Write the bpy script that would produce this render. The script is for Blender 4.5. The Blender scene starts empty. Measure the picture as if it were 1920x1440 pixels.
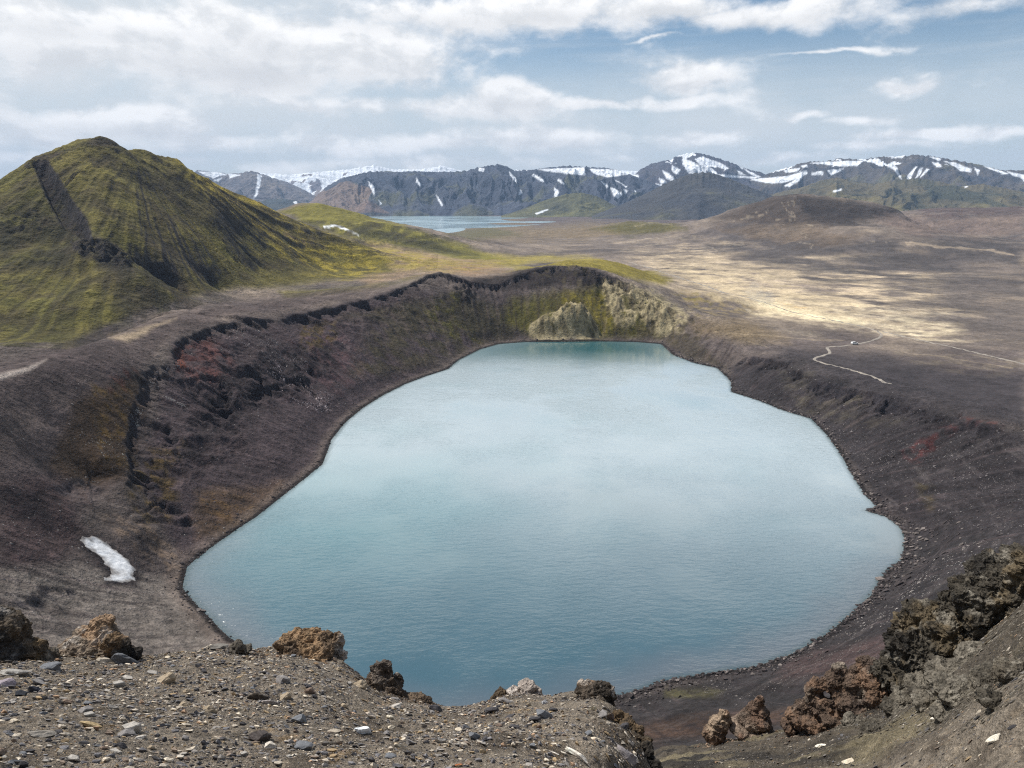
HAZE=5e-5; SUN=5.0; EXPO=0.12
import bpy, math, time
import numpy as np
T0=time.time()
def log(*a): print('[%.1fs]'%(time.time()-T0),*a,flush=True)
RNG=np.random.default_rng(7)
scene=bpy.context.scene
COL=scene.collection
# ------------------------------------------------------------------ camera model (metres; +Y is the view direction)
F=1300.0; PITCH=math.radians(14.9); H=110.0
def ray(u,v):
    a=(np.asarray(u,float)-960)/F; b=(720-np.asarray(v,float))/F
    dx=a; dy=math.cos(PITCH)+b*math.sin(PITCH); dz=-math.sin(PITCH)+b*math.cos(PITCH)
    return np.arctan2(dx,dy), dz/np.hypot(dx,dy)
def pix(x,y,z):
    z=z-H; c,s=math.cos(PITCH),math.sin(PITCH)
    d=np.maximum(y*c-z*s,0.05); h=y*s+z*c
    return 960+F*x/d, 720-F*h/d
def at_z(u,v,z):
    az,t=ray(u,v); r=(z-H)/t; return np.array([r*np.sin(az),r*np.cos(az),z+0*r])
def at_r(u,v,r):
    az,t=ray(u,v); return np.array([r*np.sin(az),r*np.cos(az),H+r*t])
# ------------------------------------------------------------------ noise
def _hash(ix,iy,s):
    h=(ix.astype(np.int64)*374761393+iy.astype(np.int64)*668265263+s*1442695041)&0xffffffff
    h=((h^(h>>13))*1274126177)&0xffffffff
    return (h^(h>>16))&0xffffffff
def _hash3(ix,iy,iz,s):
    return _hash(ix+iz*1013,iy-iz*719,s)
def gn(x,y,s=0):
    ix=np.floor(x).astype(np.int64); iy=np.floor(y).astype(np.int64); fx=x-ix; fy=y-iy
    u=fx*fx*fx*(fx*(fx*6-15)+10); v=fy*fy*fy*(fy*(fy*6-15)+10)
    def g(i,j):
        a=_hash(ix+i,iy+j,s)*(2*math.pi/4294967296.0)
        return np.cos(a)*(fx-i)+np.sin(a)*(fy-j)
    n0=g(0,0);n1=g(1,0);n2=g(0,1);n3=g(1,1)
    return 1.5*((n0+(n1-n0)*u)+((n2+(n3-n2)*u)-(n0+(n1-n0)*u))*v)
def fbm(x,y,oct=4,s=0,gain=.5,lac=2.03):
    a=1.;o=0.;n=0.
    for k in range(oct):
        o=o+a*gn(x,y,s+k*17); n+=a; a*=gain; x=x*lac+3.7; y=y*lac-1.3
    return o/n
def ridged(x,y,oct=4,s=0,gain=.5,lac=2.03):
    a=1.;o=0.;n=0.
    for k in range(oct):
        o=o+a*(1-2*np.abs(gn(x,y,s+k*17))); n+=a; a*=gain; x=x*lac+3.7; y=y*lac-1.3
    return o/n
def vn3(p,s=0):
    ip=np.floor(p).astype(np.int64); f=p-ip; w=f*f*(3-2*f); o=0
    for i in (0,1):
        for j in (0,1):
            for k in (0,1):
                h=_hash3(ip[:,0]+i,ip[:,1]+j,ip[:,2]+k,s)/2147483648.0-1
                o=o+h*(w[:,0] if i else 1-w[:,0])*(w[:,1] if j else 1-w[:,1])*(w[:,2] if k else 1-w[:,2])
    return o
def fb3(p,oct=4,s=0,gain=.5):
    a=1.;o=0.;n=0.
    for k in range(oct):
        o=o+a*vn3(p,s+k*13); n+=a; a*=gain; p=p*2.07+1.7
    return o/n
def worley3(p,s=0):
    ip=np.floor(p).astype(np.int64); best=np.full(len(p),9.)
    for i in (-1,0,1):
        for j in (-1,0,1):
            for k in (-1,0,1):
                c=ip+np.array([i,j,k])
                q=np.stack([_hash3(c[:,0],c[:,1],c[:,2],s+m)/4294967296.0 for m in (1,2,3)],1)+c
                best=np.minimum(best,((q-p)**2).sum(1))
    return np.sqrt(best)
def sst(a,b,x):
    t=np.clip((x-a)/(b-a),0,1); return t*t*(3-2*t)
def C(r,g,b):
    c=np.array([r,g,b])/255.0
    return np.where(c<=.04045,c/12.92,((c+.055)/1.055)**2.4)
# ------------------------------------------------------------------ polylines
def dist_poly(px,py,pts,closed=True):
    """distance to polyline, inside flag, and running parameter of the nearest point"""
    P=np.array(pts,float); n=len(P); d2=np.full(px.shape,1e18); ins=np.zeros(px.shape,bool); par=np.zeros(px.shape)
    for i in range(n if closed else n-1):
        ax,ay=P[i][:2]; bx,by=P[(i+1)%n][:2]
        ex,ey=bx-ax,by-ay; L=ex*ex+ey*ey+1e-12
        t=np.clip(((px-ax)*ex+(py-ay)*ey)/L,0,1)
        q=(px-ax-t*ex)**2+(py-ay-t*ey)**2
        m=q<d2; d2=np.where(m,q,d2); par=np.where(m,i+t,par)
        if closed:
            c=((ay>py)!=(by>py)); xi=ax+(py-ay)*ex/(ey if abs(ey)>1e-12 else 1e-12)
            ins^=c&(px<xi)
    return np.sqrt(d2),ins,par
SHORE_PX=[(342,1102),(352,1060),(385,1035),(430,1003),(480,970),(530,930),(575,895),(605,870),(622,825),(650,790),(680,765),(720,740),(760,720),(800,705),(840,692),(860,675),(900,655),(935,645),(985,641),(1050,641),(1120,640),(1190,641),(1240,645),(1262,665),(1300,680),(1345,690),(1370,715),(1372,735),(1420,750),(1470,770),(1520,785),(1550,815),(1575,850),(1595,885),(1620,925),(1645,950),(1625,958),(1665,970),(1690,990),(1699,1015),(1692,1050),(1660,1075),(1640,1110),(1600,1150),(1550,1190),(1490,1225),(1420,1250),(1340,1262),(1250,1275),(1200,1295),(1150,1308),(1000,1345),(850,1352),(700,1340),(560,1290),(480,1225),(430,1195),(395,1160),(360,1125)]
SHORE=np.array([at_z(u,v,0.) for u,v in SHORE_PX])
# crest of the inner wall: pixel, distance
CREST_PX=[(232,905,245),(240,870,258),(235,830,272),(245,770,292),(262,720,313),(275,692,325),(322,682,338),(328,640,366),(365,625,382),(412,608,402),(460,600,422),(520,603,436),(545,592,455),(600,578,474),(680,562,512),(740,545,552),(775,525,580),(800,515,600),(830,512,606),(865,522,606),(900,530,606),(935,533,608),(975,515,622),(1020,500,636),(1080,497,642),(1125,508,634),(1145,520,628),(1200,545,612),(1250,575,590),(1310,600,565),(1390,665,481),(1450,672,452),(1480,680,440),(1530,712,407),(1600,727,393),(1650,737,378),(1700,752,362),(1760,770,343),(1820,785,325),(1920,805,306)]
CREST=np.array([at_r(*c) for c in CREST_PX])
# ------------------------------------------------------------------ control points of the ground
ctl=[]
def cz(L,z=None):
    for p in L: ctl.append(at_z(p[0],p[1],p[2] if z is None else z))
def cr(L,r=None):
    for p in L: ctl.append(at_r(p[0],p[1],p[2] if r is None else r))
def dens(P,step,closed=True):
    out=[];n=len(P)
    for i in range(n if closed else n-1):
        a=P[i];b=P[(i+1)%n];k=max(1,int(np.hypot(*(b-a)[:2])/step))
        for j in range(k): out.append(a+(b-a)*j/k)
    return out
cen=np.array([20.,300.,0.])
ctl+=dens(SHORE,9)
for p in dens(SHORE,25):
    q=p+(cen-p)*.08; q[2]=-4; ctl.append(q); q=p+(cen-p)*.45; q[2]=-14; ctl.append(q)
ctl.append(np.array([20.,300.,-18]))
ctl+=dens(CREST,9,False)
# left shoulder of the rim
EDGE=np.array([at_z(*p) for p in [(-150,745,60),(-60,722,58),(0,703,56),(60,682,55),(150,652,52.5),(240,620,50),(300,592,48.5),(400,572,46.5),(520,562,44.5),(640,549,42.5),(700,545,41.5)]])
ctl+=dens(EDGE,10,False)
cz([(0,1180,24),(0,1100,26),(0,1000,31),(0,900,38),(0,850,42),(0,780,49),(-150,1000,38),(-150,850,48),(-150,1150,32),
    (100,1000,22),(100,900,28),(100,800,38),(100,740,46),(170,900,22),(180,800,33),(190,720,43),(240,690,44),(270,650,46),(320,625,46.5),(190,860,27),(400,590,46),
    (200,1050,12),(150,1020,17),(250,1090,7),(250,1000,12),(300,1060,4),(310,950,10),(320,1010,6),(300,1130,4),(200,1130,10),(100,1150,18),(330,1180,2.5),(280,1210,6),(180,1210,14)])
cz([(80,1290,34),(200,1300,26),(340,1290,8),(480,1290,5)])
# behind the shoulder: ground drops before the hill foot
back=[]
for p in EDGE:
    r=math.hypot(p[0],p[1]); k=1+60/r; back.append(np.array([p[0]*k,p[1]*k,p[2]-10-.02*r]))
ctl+=dens(np.array(back),20,False)
# big hill
HILL=np.array([at_r(*p) for p in [(-140,420,760),(-60,378,770),(0,345,775),(35,320,780),(60,295,785),(105,287,790),(150,263,795),(190,258,800),(215,262,805),(240,285,820),(272,284,835),(310,300,850),(330,298,855),(370,325,875),(430,355,905),(480,378,930),(525,398,955),(600,430,985),(700,468,1010),(800,492,1050)]])
ctl+=dens(HILL,11,False)
SPUR=np.array([at_r(*p) for p in [(60,295,785),(90,330,735),(125,370,695),(160,410,655),(185,440,620),(215,470,590),(245,500,560),(270,540,530)]])
ctl+=dens(SPUR,12,False)
cr([
    (0,420,670),(60,400,690),(110,400,690),(60,460,640),(130,460,630),(0,500,590),(90,530,560),(160,520,570),(0,600,500),(120,590,500),(220,580,500),
    (220,340,725),(300,370,765),(250,430,650),(300,480,630),(350,440,715),(400,400,800),(450,440,830),(380,500,690),(500,470,845),(560,460,910),(620,480,935),(480,510,780),(600,505,885),(680,500,945),(420,370,850),(500,420,895),(350,370,805)])
cz([(0,650,40),(80,640,38),(170,620,35),(300,560,34),(400,545,30),(500,530,27),(600,528,24),(700,520,24),(620,543,30)])
for az,r,z in [(-33,950,110),(-28,1000,90),(-22,1050,60),(-38,950,70),(-33,1150,20),(-25,1250,18),(-40,1200,20),(-15,1150,20),(-45,1000,40),(-55,700,40),(-55,1200,20)]:
    a=math.radians(az); ctl.append(np.array([r*math.sin(a),r*math.cos(a),z]))
# second green ridge
cr([(525,392,1500),(560,381,1500),(600,381,1490),(640,393,1460),(700,412,1420),(780,428,1360),(850,457,1300),(900,477,1270),(950,492,1230),(640,440,1250),(720,455,1230),(800,475,1180)])
for az,r,z in [(-15,1800,20),(-10,1800,16),(-5,1700,12),(-18,2200,10)]:
    a=math.radians(az); ctl.append(np.array([r*math.sin(a),r*math.cos(a),z]))
# far rim outer side
cr([(1060,488,700),(1110,485,735),(1160,492,735),(1205,508,725),(1245,528,705),(960,520,690),(900,518,720),(1280,550,668),(1330,548,665),(1375,562,655),(1415,588,640),(1300,580,630)])
cz([(740,538,34),(800,500,28),(850,510,30),])
for az,r,z in [(0,800,24),(6,860,20),(10,860,16),(13,800,15),(-3,900,24),(16,760,14)]:
    a=math.radians(az); ctl.append(np.array([r*math.sin(a),r*math.cos(a),z]))
# the plain
cz([(1380,640,14),(1440,640,14),(1500,650,14),(1600,680,15),(1700,715,17),(1800,745,20),(1900,780,24),(1900,720,18),(1900,660,15),(1750,650,15),(1600,620,14),(1900,600,14),(1700,570,14),(1500,590,14),(1500,540,13),(1350,520,12),(1300,500,12),(1600,500,12),(1900,520,13),(1750,500,12),(1200,480,12),(1100,470,12),(1000,470,14),(950,480,20),(1300,460,10),(1500,470,10),(1900,460,10),(1700,450,10)])
cz([(1040,440,6),(1100,450,8),(950,450,8),(900,455,10),(1200,430,8),(1060,412,4),(1300,430,8)])
cr([(1130,424,2250),(1180,415,2300),(1230,417,2300),(1290,425,2250),
    (1330,410,2050),(1370,393,2050),(1410,381,2060),(1450,370,2060),(1485,364,2080),(1520,366,2080),(1570,375,2080),(1630,384,2080),(1690,398,2050),(1450,410,1850),(1550,405,1850),
    (1750,392,2900),(1820,392,2900),(1900,388,2900),(1700,402,2500),(1800,408,2400),(1880,405,2400),(1560,425,1500),(1620,428,1500)])
for az,r,z in [(20,2600,12),(28,2200,12),(15,2500,10),(35,3600,12),(25,3600,12),(10,3500,6),(33,2000,12)]:
    a=math.radians(az); ctl.append(np.array([r*math.sin(a),r*math.cos(a),z]))
# second lake basin
cz([(600,407,0),(690,406,0),(760,405,0),(830,405,0),(900,405.5,0),(935,411,0),(905,420,0),(870,428,0),(835,437,0),(985,413,1.5),(960,418,2)])
cz([(690,410,-9),(760,412,-14),(830,410,-14),(880,411,-9),(800,424,-12),(840,425,-6),(700,425,-8),(720,440,-5)])
cz([(985,415.5,0),(1035,416.5,0),(1020,421,0),(1000,421,0),(1010,417.5,-4)])
cz([(600,398,3),(800,398,3),(1000,402,3)])
# right hand inner wall and rim towards the camera
cz([(1920,900,17),(1800,900,11),(1850,960,14),(1800,1000,14),(1760,1060,15),(1920,1000,24),(1850,1060,26),(1920,1060,36),(1700,1120,15),(1700,1180,25),(1640,1170,15),(1600,1220,20),(1500,1280,17),(1400,1300,9),(1300,1330,8),(1220,1350,8),(1500,1340,27),(1600,1300,35),(1750,850,11),(1700,850,9),(1650,800,9),(1720,950,5),(2050,830,24),(2150,1000,42),(2100,900,26)])
# near ledge, left part: rim of the gravel ledge and the slope up to the camera
LEDGE=[(-60,1235),(0,1236),(60,1240),(120,1238),(180,1235),(260,1232),(340,1222),(400,1212),(440,1214),(490,1218),(530,1212),(590,1224),(640,1238),(680,1275),(720,1300),(760,1306),(800,1314),(860,1322),(905,1320),(940,1304),(990,1296),(1040,1304),(1090,1294),(1140,1308),(1165,1340),(1185,1375),(1205,1405),(1220,1440)]
for u,v in LEDGE:
    w=min(1,max(0,(u-1120)/100)); r=13.5-4.2*w if u>600 else 14.5
    if u>1170: r=9.5-(u-1170)*.01
    ctl.append(at_r(u,v,r)); p=at_r(u,v,r*1.10); p[2]-=1.3; ctl.append(p)
    p=at_r(u,v,r*1.5); p[2]-=4.0; ctl.append(p)
cr([(u,1440,5.6+.0*u) for u in (-100,100,300,500,700,900,1100)])
cr([(u,1340,8.4) for u in (-60,100,300,500,620)]+[(u,1375,8.2) for u in (700,850,1000,1100)]+[(1150,1400,7.6)])
for u in range(-60,1170,55):
    vl=np.interp(u,[p[0] for p in LEDGE],[p[1] for p in LEDGE]); w=min(1,max(0,(u-1120)/100)); ro=13.5-4.2*w if u>600 else 14.5
    vi=1340 if u<640 else 1375; a=at_r(u,vi,8.3); b=at_r(u,vl,ro)
    for k in (.3,.55,.78,.92): ctl.append(at_r(u,vl,8.3+(ro-8.3)*k)*[1,1,0]+[0,0,a[2]+(b[2]-a[2])*k-.03])
# near ledge, right part
RL=[(1240,1402,22),(1300,1396,22),(1370,1388,22),(1450,1374,22),(1540,1352,21.5),(1640,1318,21),(1700,1290,21),(1780,1240,20.5),(1850,1180,20),(1920,1120,20),(2050,1000,20)]
for u,v,r in RL:
    ctl.append(at_r(u,v,r)); p=at_r(u,v,r*1.12); p[2]-=1.2; ctl.append(p); p=at_r(u,v,r*1.5); p[2]-=4; ctl.append(p)
BOT=[(1240,1450,15.5),(1350,1440,16),(1500,1440,15.5),(1650,1440,14.5),(1800,1440,13),(1920,1440,12),(2050,1440,11)]; cr(BOT)
for u in range(1240,2060,60):
    rb=np.interp(u,[p[0] for p in BOT],[p[2] for p in BOT]); vt,rt=[np.interp(u,[p[0] for p in RL],[p[k] for p in RL]) for k in (1,2)]
    a=at_r(u,1440,rb); b=at_r(u,vt,rt)
    for k in (.25,.5,.72,.9): q=at_r(u,vt,rb+(rt-rb)*k); q[2]=a[2]+(b[2]-a[2])*k-.05; ctl.append(q)
cr([(1260,1600,11),(1500,1600,10),(1800,1600,8.5),(1250,1750,7.5)])
# under and behind the camera, and out of frame
for az in range(-180,181,30):
    a=math.radians(az)
    for r,z in ((.3,108.3),(.7,108.2-.3*math.cos(a)),(1.2,108.1-.6*math.cos(a)),(3,107.3-1.3*math.cos(a)),(6,108.3-3.4*max(-.6,math.cos(a)) if abs(az)>50 else None),(25,104),(120,86),(400,60),(1200,30),(5000,10)):
        if z is None or (abs(az)<=60 and r>4): continue
        if abs(az)<100 and r in (400,1200): z*=.7
        ctl.append(np.array([r*math.sin(a),r*math.cos(a),z]))
for az in (-62,-52):
    a=math.radians(az)
    for r,z in ((12,101.5),(40,80),(120,62),(250,64),(420,40)): ctl.append(np.array([r*math.sin(a),r*math.cos(a),z]))
for az in (52,62):
    a=math.radians(az)
    for r,z in ((12,101),(40,86),(120,66),(250,42),(420,26),(1000,14)): ctl.append(np.array([r*math.sin(a),r*math.cos(a),z]))
for az in range(-50,60,12):
    a=math.radians(az)
    for r in (5600,9000,16000): ctl.append(np.array([r*math.sin(a),r*math.cos(a),4 if az<10 else 10]))
ctl=np.array(ctl)
cx=np.arctan2(ctl[:,0],ctl[:,1]); cy=np.log(np.hypot(ctl[:,0],ctl[:,1])); czv=ctl[:,2]
ext=np.abs(cx)>2.0
cx=np.concatenate([cx,cx[ext]-np.sign(cx[ext])*2*math.pi]); cy=np.concatenate([cy,cy[ext]]); czv=np.concatenate([czv,czv[ext]])
key=np.unique(np.round(np.stack([cx,cy],1)*1500).astype(int),axis=0,return_index=True)[1]
cx,cy,czv=cx[key],cy[key],czv[key]
n=len(cx); log('controls',n)
A=np.sqrt((cx[:,None]-cx)**2+(cy[:,None]-cy)**2+1e-6)
Q=np.stack([np.ones(n),cx,cy],1)
M=np.block([[A,Q],[Q.T,np.zeros((3,3))]])
sol=np.linalg.solve(M,np.concatenate([czv,[0,0,0]]))
def base_height(gx,gy):
    o=np.zeros(gx.shape); 
    for k in range(n): o+=sol[k]*np.sqrt((gx-cx[k])**2+(gy-cy[k])**2+1e-6)
    return o+sol[n]+sol[n+1]*gx+sol[n+2]*gy
# ------------------------------------------------------------------ ground mesh (one polar sheet about the viewpoint, split into its landforms)
QS=1.0
def ladder(segs):
    o=[]
    for a,b,k in segs: o+=list(np.linspace(math.log(a),math.log(b),max(3,int(k*QS)),endpoint=False))
    return np.array(o+[math.log(segs[-1][1])])
LR=ladder([(.8,4,16),(4,16,420),(16,28,160),(28,125,190),(125,300,330),(300,680,480),(680,1100,230),(1100,5200,230),(5200,40000,26)])
m=int(1120*QS); dense_az=np.radians(np.linspace(-44,44,m)); side=np.radians(np.concatenate([np.arange(44.4,60,.5),np.arange(60,180,2.5),[180]]))
AZ=np.concatenate([-side[::-1],dense_az,side])
sa=np.linspace(0,1,0)
# the smooth height is solved on a coarser net and interpolated
def coarse_eval(AZ,LR):
    ca=np.unique(np.concatenate([np.radians(np.arange(-45,45.01,.16)),np.radians(np.arange(-180,180.1,3))])); 
    cl=np.arange(LR[0],LR[-1]+.011,.0105)
    gx,gy=np.meshgrid(ca,cl); B=base_height(gx,gy)
    ia=np.clip(np.searchsorted(ca,AZ)-1,0,len(ca)-2); fa=(AZ-ca[ia])/(ca[ia+1]-ca[ia])
    il=np.clip(np.searchsorted(cl,LR)-1,0,len(cl)-2); fl=(LR-cl[il])/(cl[il+1]-cl[il])
    fa=np.clip(fa,0,1)[None]; fl=np.clip(fl,0,1)[:,None]
    a=B[il][:,ia]; b=B[il][:,ia+1]; c=B[il+1][:,ia]; d=B[il+1][:,ia+1]
    return (a*(1-fa)+b*fa)*(1-fl)+(c*(1-fa)+d*fa)*fl, (ca,cl,B)
Z,(ca_,cl_,B_)=coarse_eval(AZ,LR)
def base_at(x,y):
    a=np.arctan2(x,y); l=np.log(np.hypot(x,y)+1e-9)
    ia=np.clip(np.searchsorted(ca_,a)-1,0,len(ca_)-2); fa=np.clip((a-ca_[ia])/(ca_[ia+1]-ca_[ia]),0,1)
    il=np.clip(np.searchsorted(cl_,l)-1,0,len(cl_)-2); fl=np.clip((l-cl_[il])/(cl_[il+1]-cl_[il]),0,1)
    return (B_[il,ia]*(1-fa)+B_[il,ia+1]*fa)*(1-fl)+(B_[il+1,ia]*(1-fa)+B_[il+1,ia+1]*fa)*fl
def hit(u,v,r0=4,r1=6000):
    az,t=ray(u,v); rs=np.exp(np.linspace(math.log(r0),math.log(r1),1500)); x,y=rs*math.sin(az),rs*math.cos(az)
    k=np.where(base_at(x,y)>H+rs*t)[0]; k=k[0] if len(k) else -1
    return np.array([x[k],y[k],H+rs[k]*t])
A2,L2=np.meshgrid(AZ,LR); R=np.exp(L2); X=R*np.sin(A2); Y=R*np.cos(A2); NR,NC=Z.shape
log('base',Z.shape)
U,V=pix(X,Y,Z)
def sub(r0,r1,az0=-180,az1=180):
    i0,i1=np.searchsorted(LR,[math.log(r0),math.log(r1)]); j0,j1=np.searchsorted(AZ,[math.radians(az0),math.radians(az1)])
    return slice(i0,i1),slice(j0,j1)
# distance to the shore and to the crest
DS=np.full(Z.shape,999.); DC=np.full(Z.shape,999.); INL=np.zeros(Z.shape,bool); INC=np.zeros(Z.shape,bool); CP=np.zeros(Z.shape)
w=sub(60,760,-52,52)
d,i_,p_=dist_poly(X[w],Y[w],SHORE); DS[w]=d; INL[w]=i_
d,_,p_=dist_poly(X[w],Y[w],CREST,False); DC[w]=d; CP[w]=p_
ring=[tuple(c[:2]) for c in CREST]+[(240,150),(60,40),(-60,60),(-140,150)]
_,i_,_=dist_poly(X[w],Y[w],ring); INC[w]=i_
log('distances')
TH=np.arctan2(X-20,Y-300); RHO=np.hypot(X-20,Y-300)
D=np.zeros(Z.shape)
# --- inner wall: gullies that run down to the water
w=sub(90,720,-50,50); x,y=X[w],Y[w]
env=sst(3,22,DS[w])*(~INL[w])*np.where(INC[w],1,sst(30,0,DC[w]))*sst(0,3,DC[w])
g=ridged(TH[w]*16,RHO[w]/90,4,3); g2=fbm(TH[w]*46,RHO[w]/45,3,9)
rough=sst(-2.2,-1.0,TH[w]) # more broken on the left and far side
D[w]+=env*(1.5*(g-.45)*(.4+.6*rough)+.4*g2)
# rough broken cliffs half way down the left wall
def blobpx(pts,w,soft,warp=10,ws=60,seed=5):
    """0..1 mask of a traced area on the ground"""
    u=U[w]; v=V[w]
    xs=[p[0] for p in pts]; ys=[p[1] for p in pts]; M=np.zeros(u.shape)
    bb=(u>min(xs)-soft-warp)&(u<max(xs)+soft+warp)&(v>min(ys)-soft-warp)&(v<max(ys)+soft+warp)
    if bb.any():
        x=X[w][bb]; y=Y[w][bb]
        wx=warp*fbm(x/ws,y/ws,3,seed); wy=warp*fbm(x/ws,y/ws,3,seed+50)
        d,i_,_=dist_poly(u[bb]+wx,v[bb]+wy,pts); M[bb]=sst(-soft,soft,np.where(i_,d,-d))
    return M
w=sub(180,520,-40,-8)
br=blobpx([(330,690),(400,640),(480,640),(560,650),(620,660),(640,720),(560,700),(500,760),(450,800),(470,850),(400,870),(370,900),(300,940),(270,860),(330,820),(390,760)],w,14,14,40)
D[w]+=br*(4.6*(ridged(X[w]/22,Y[w]/20,6,31,.55)-.55)+.7*fbm(X[w]/5,Y[w]/5,3,33))
br2=blobpx([(540,600),(640,575),(780,545),(860,535),(900,545),(880,600),(820,610),(740,640),(640,660),(560,650)],sub(300,640,-28,0),12,12,40)
D[sub(300,640,-28,0)]+=br2*(2.6*(ridged(X[sub(300,640,-28,0)]/16,Y[sub(300,640,-28,0)]/16,5,41)-.5))
w=sub(380,700,-4,20)
br3=blobpx([(1125,520),(1180,530),(1230,560),(1280,595),(1265,630),(1240,632),(1150,600),(1120,560)],w,12,8,30)
D[w]+=br3*(7.5*(ridged(X[w]/17,Y[w]/34,4,51)-.5)+1.6*fbm(X[w]/4,Y[w]/4,3,53))
# rock nose by the far shore
NOSE=np.zeros(Z.shape)
for (u,v,r,rad,hh) in [(1078,600,566,13,15),(1040,620,560,13,7),(1100,618,558,10,8),(1015,632,556,10,4),(1172,600,574,9,6),(1225,590,580,10,7),(1250,612,566,9,5),(700+165,588,575,10,4),(870,560,585,9,4)]:
    c=at_r(u,v,r); q=np.hypot(X[w]-c[0],Y[w]-c[1])/rad
    if u<900: ww=sub(480,680,-14,2); q=np.hypot(X[ww]-c[0],Y[ww]-c[1])/rad; D[ww]+=hh*np.exp(-q**4)*(.7+.6*ridged(X[ww]/6,Y[ww]/6,4,66)); continue
    D[w]+=hh*np.exp(-q**3)*(.75+.4*ridged(X[w]/8,Y[w]/8,4,61)); NOSE[w]=np.maximum(NOSE[w],np.exp(-q**3))
# --- steps of lava along traced lines (top edge stays, the downhill side drops away)
CLM=np.zeros(Z.shape)
def step(pts3,h,width,side,fade=10,w=None,seed=0,jag=1.5):
    P=[tuple(p[:2]) for p in pts3]; r=[math.hypot(*p) for p in P]; a=[math.degrees(math.atan2(p[0],p[1])) for p in P]
    w=sub(min(r)*.9,max(r)*1.08,min(a)-4,max(a)+4); x=X[w]; y=Y[w]
    x=x+jag*fbm(x/9,y/9,3,70+seed)*2; y=y+jag*fbm(x/9+9,y/9,3,71+seed)*2
    d,_,p=dist_poly(x,y,P,False); n=len(P)-1
    i=np.clip(p.astype(int),0,n-1); PA=np.array(P); A_=PA[i]; B_2=PA[i+1]
    cr_=(B_2[...,0]-A_[...,0])*(y-A_[...,1])-(B_2[...,1]-A_[...,1])*(x-A_[...,0])
    s=np.where(cr_*side>0,d,-d); endf=sst(0,.6,p)*sst(0,.6,n-p)*np.clip(.75+1.9*fbm(p*2.9,p*0+seed,4,77),.04,1.5)
    D[w]-=h*endf*sst(0,width,s)*np.exp(-np.maximum(s-width,0)/fade)
    CLM[w]=np.maximum(CLM[w],endf*sst(-.6,.2,s)*sst(width*1.9+1.2,width*.9,s))
CR=CREST
step(CR[1:6],1.6,1.2,-1,8,seed=1); step(CR[6:12],4.4,1.4,-1,14,seed=2); step(CR[11:25],5.2,1.6,-1,16,seed=3)
step(CR[24:28],5,2.5,-1,14,seed=4,jag=3); step(CR[30:],4.0,1.6,-1,10,seed=5,jag=2.0)
H_=lambda L:[hit(*p) for p in L]
step(H_([(255,700),(280,690),(325,682)]),2.5,1.2,-1,6,seed=6)
step(H_([(232,905),(240,870),(236,830),(240,800),(250,750),(262,720),(256,705)]),2.8,1.3,-1,6,seed=7)
step(H_([(365,632),(410,655),(445,662)]),2.2,1.2,-1,6,seed=8)
for k,L in enumerate([[(1370,690),(1400,668),(1440,672),(1470,684),(1480,676)],[(1500,728),(1530,716),(1560,722),(1620,740)],[(1640,745),(1680,742),(1720,750),(1780,770),(1850,790)],[(1600,735),(1660,748),(1730,768)]]):
    step(H_(L),2.0,1.3,-1,6,seed=10+k)
step(H_([(400,700),(430,720),(440,770),(420,810)]),6,3,-1,14,seed=15)
step(H_([(480,690),(500,720),(530,700),(560,705),(590,715)]),5,3,-1,12,seed=16)
step(H_([(330,790),(335,830),(332,850)]),5,2,-1,8,seed=17)
step(H_([(280,880),(300,930),(350,960),(380,990)]),3,3,-1,10,seed=18)
step(H_([(20,1150),(60,1110),(110,1100),(150,1105)]),1.2,1.5,-1,5,seed=19)
step(H_([(80,925),(130,900),(170,905),(200,930)]),1.5,1.5,-1,6,seed=20)
log('steps')
# --- big hill
pk=at_r(190,258,800)
w=sub(420,1350,-50,-3); x,y=X[w],Y[w]
hz=sst(28,50,Z[w]); th=np.arctan2(x-pk[0]-15,y-pk[1]-30); rho=np.hypot(x-pk[0]-15,y-pk[1]-30)
HG=ridged(th*9+.5*fbm(x/120,y/120,2,80),rho/500,4,81,.6,1.9); HG2=ridged(th*24+.4*fbm(x/60,y/60,2,82),rho/400,3,84,.6,1.9)
D[w]+=hz*sst(0,60,DC[w])*sst(10,110,rho)*(3.8*(HG-.5)+1.5*(HG2-.5)*sst(-.35,.35,fbm(x/110,y/110,3,89)))+hz*5*fbm(x/75,y/75,4,90)+hz*.8*fbm(x/12,y/12,3,87)
rk=blobpx([(135,455),(165,445),(205,450),(250,485),(240,505),(190,495),(150,480)],w,6,8,30)
D[w]+=rk*9*(ridged(x/14,y/14,4,91)-.35)
rk2=blobpx([(0,390),(60,392),(110,415),(100,445),(0,430)],w,10,12,40); D[w]+=rk2*4*(ridged(x/16,y/16,4,93)-.4)
gul=blobpx([(65,305),(85,303),(112,345),(135,385),(158,415),(170,450),(150,440),(120,420),(100,385),(82,345)],w,6,3,40); D[w]-=gul*9
w=sub(420,1350,-50,-3)
w2=sub(1050,1700,-22,0); x,y=X[w2],Y[w2]
D[w2]+=sst(20,40,Z[w2])*(5*(ridged(x/90,y/60,4,95)-.5))
rkt=blobpx([(40,300),(110,283),(190,252),(240,275),(330,295),(400,335),(380,350),(300,320),(200,280),(120,300),(70,330)],w,6,6,30,seed=97); D[w]+=rkt*4.5*(ridged(X[w]/26,Y[w]/26,4,98)-.45)
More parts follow.
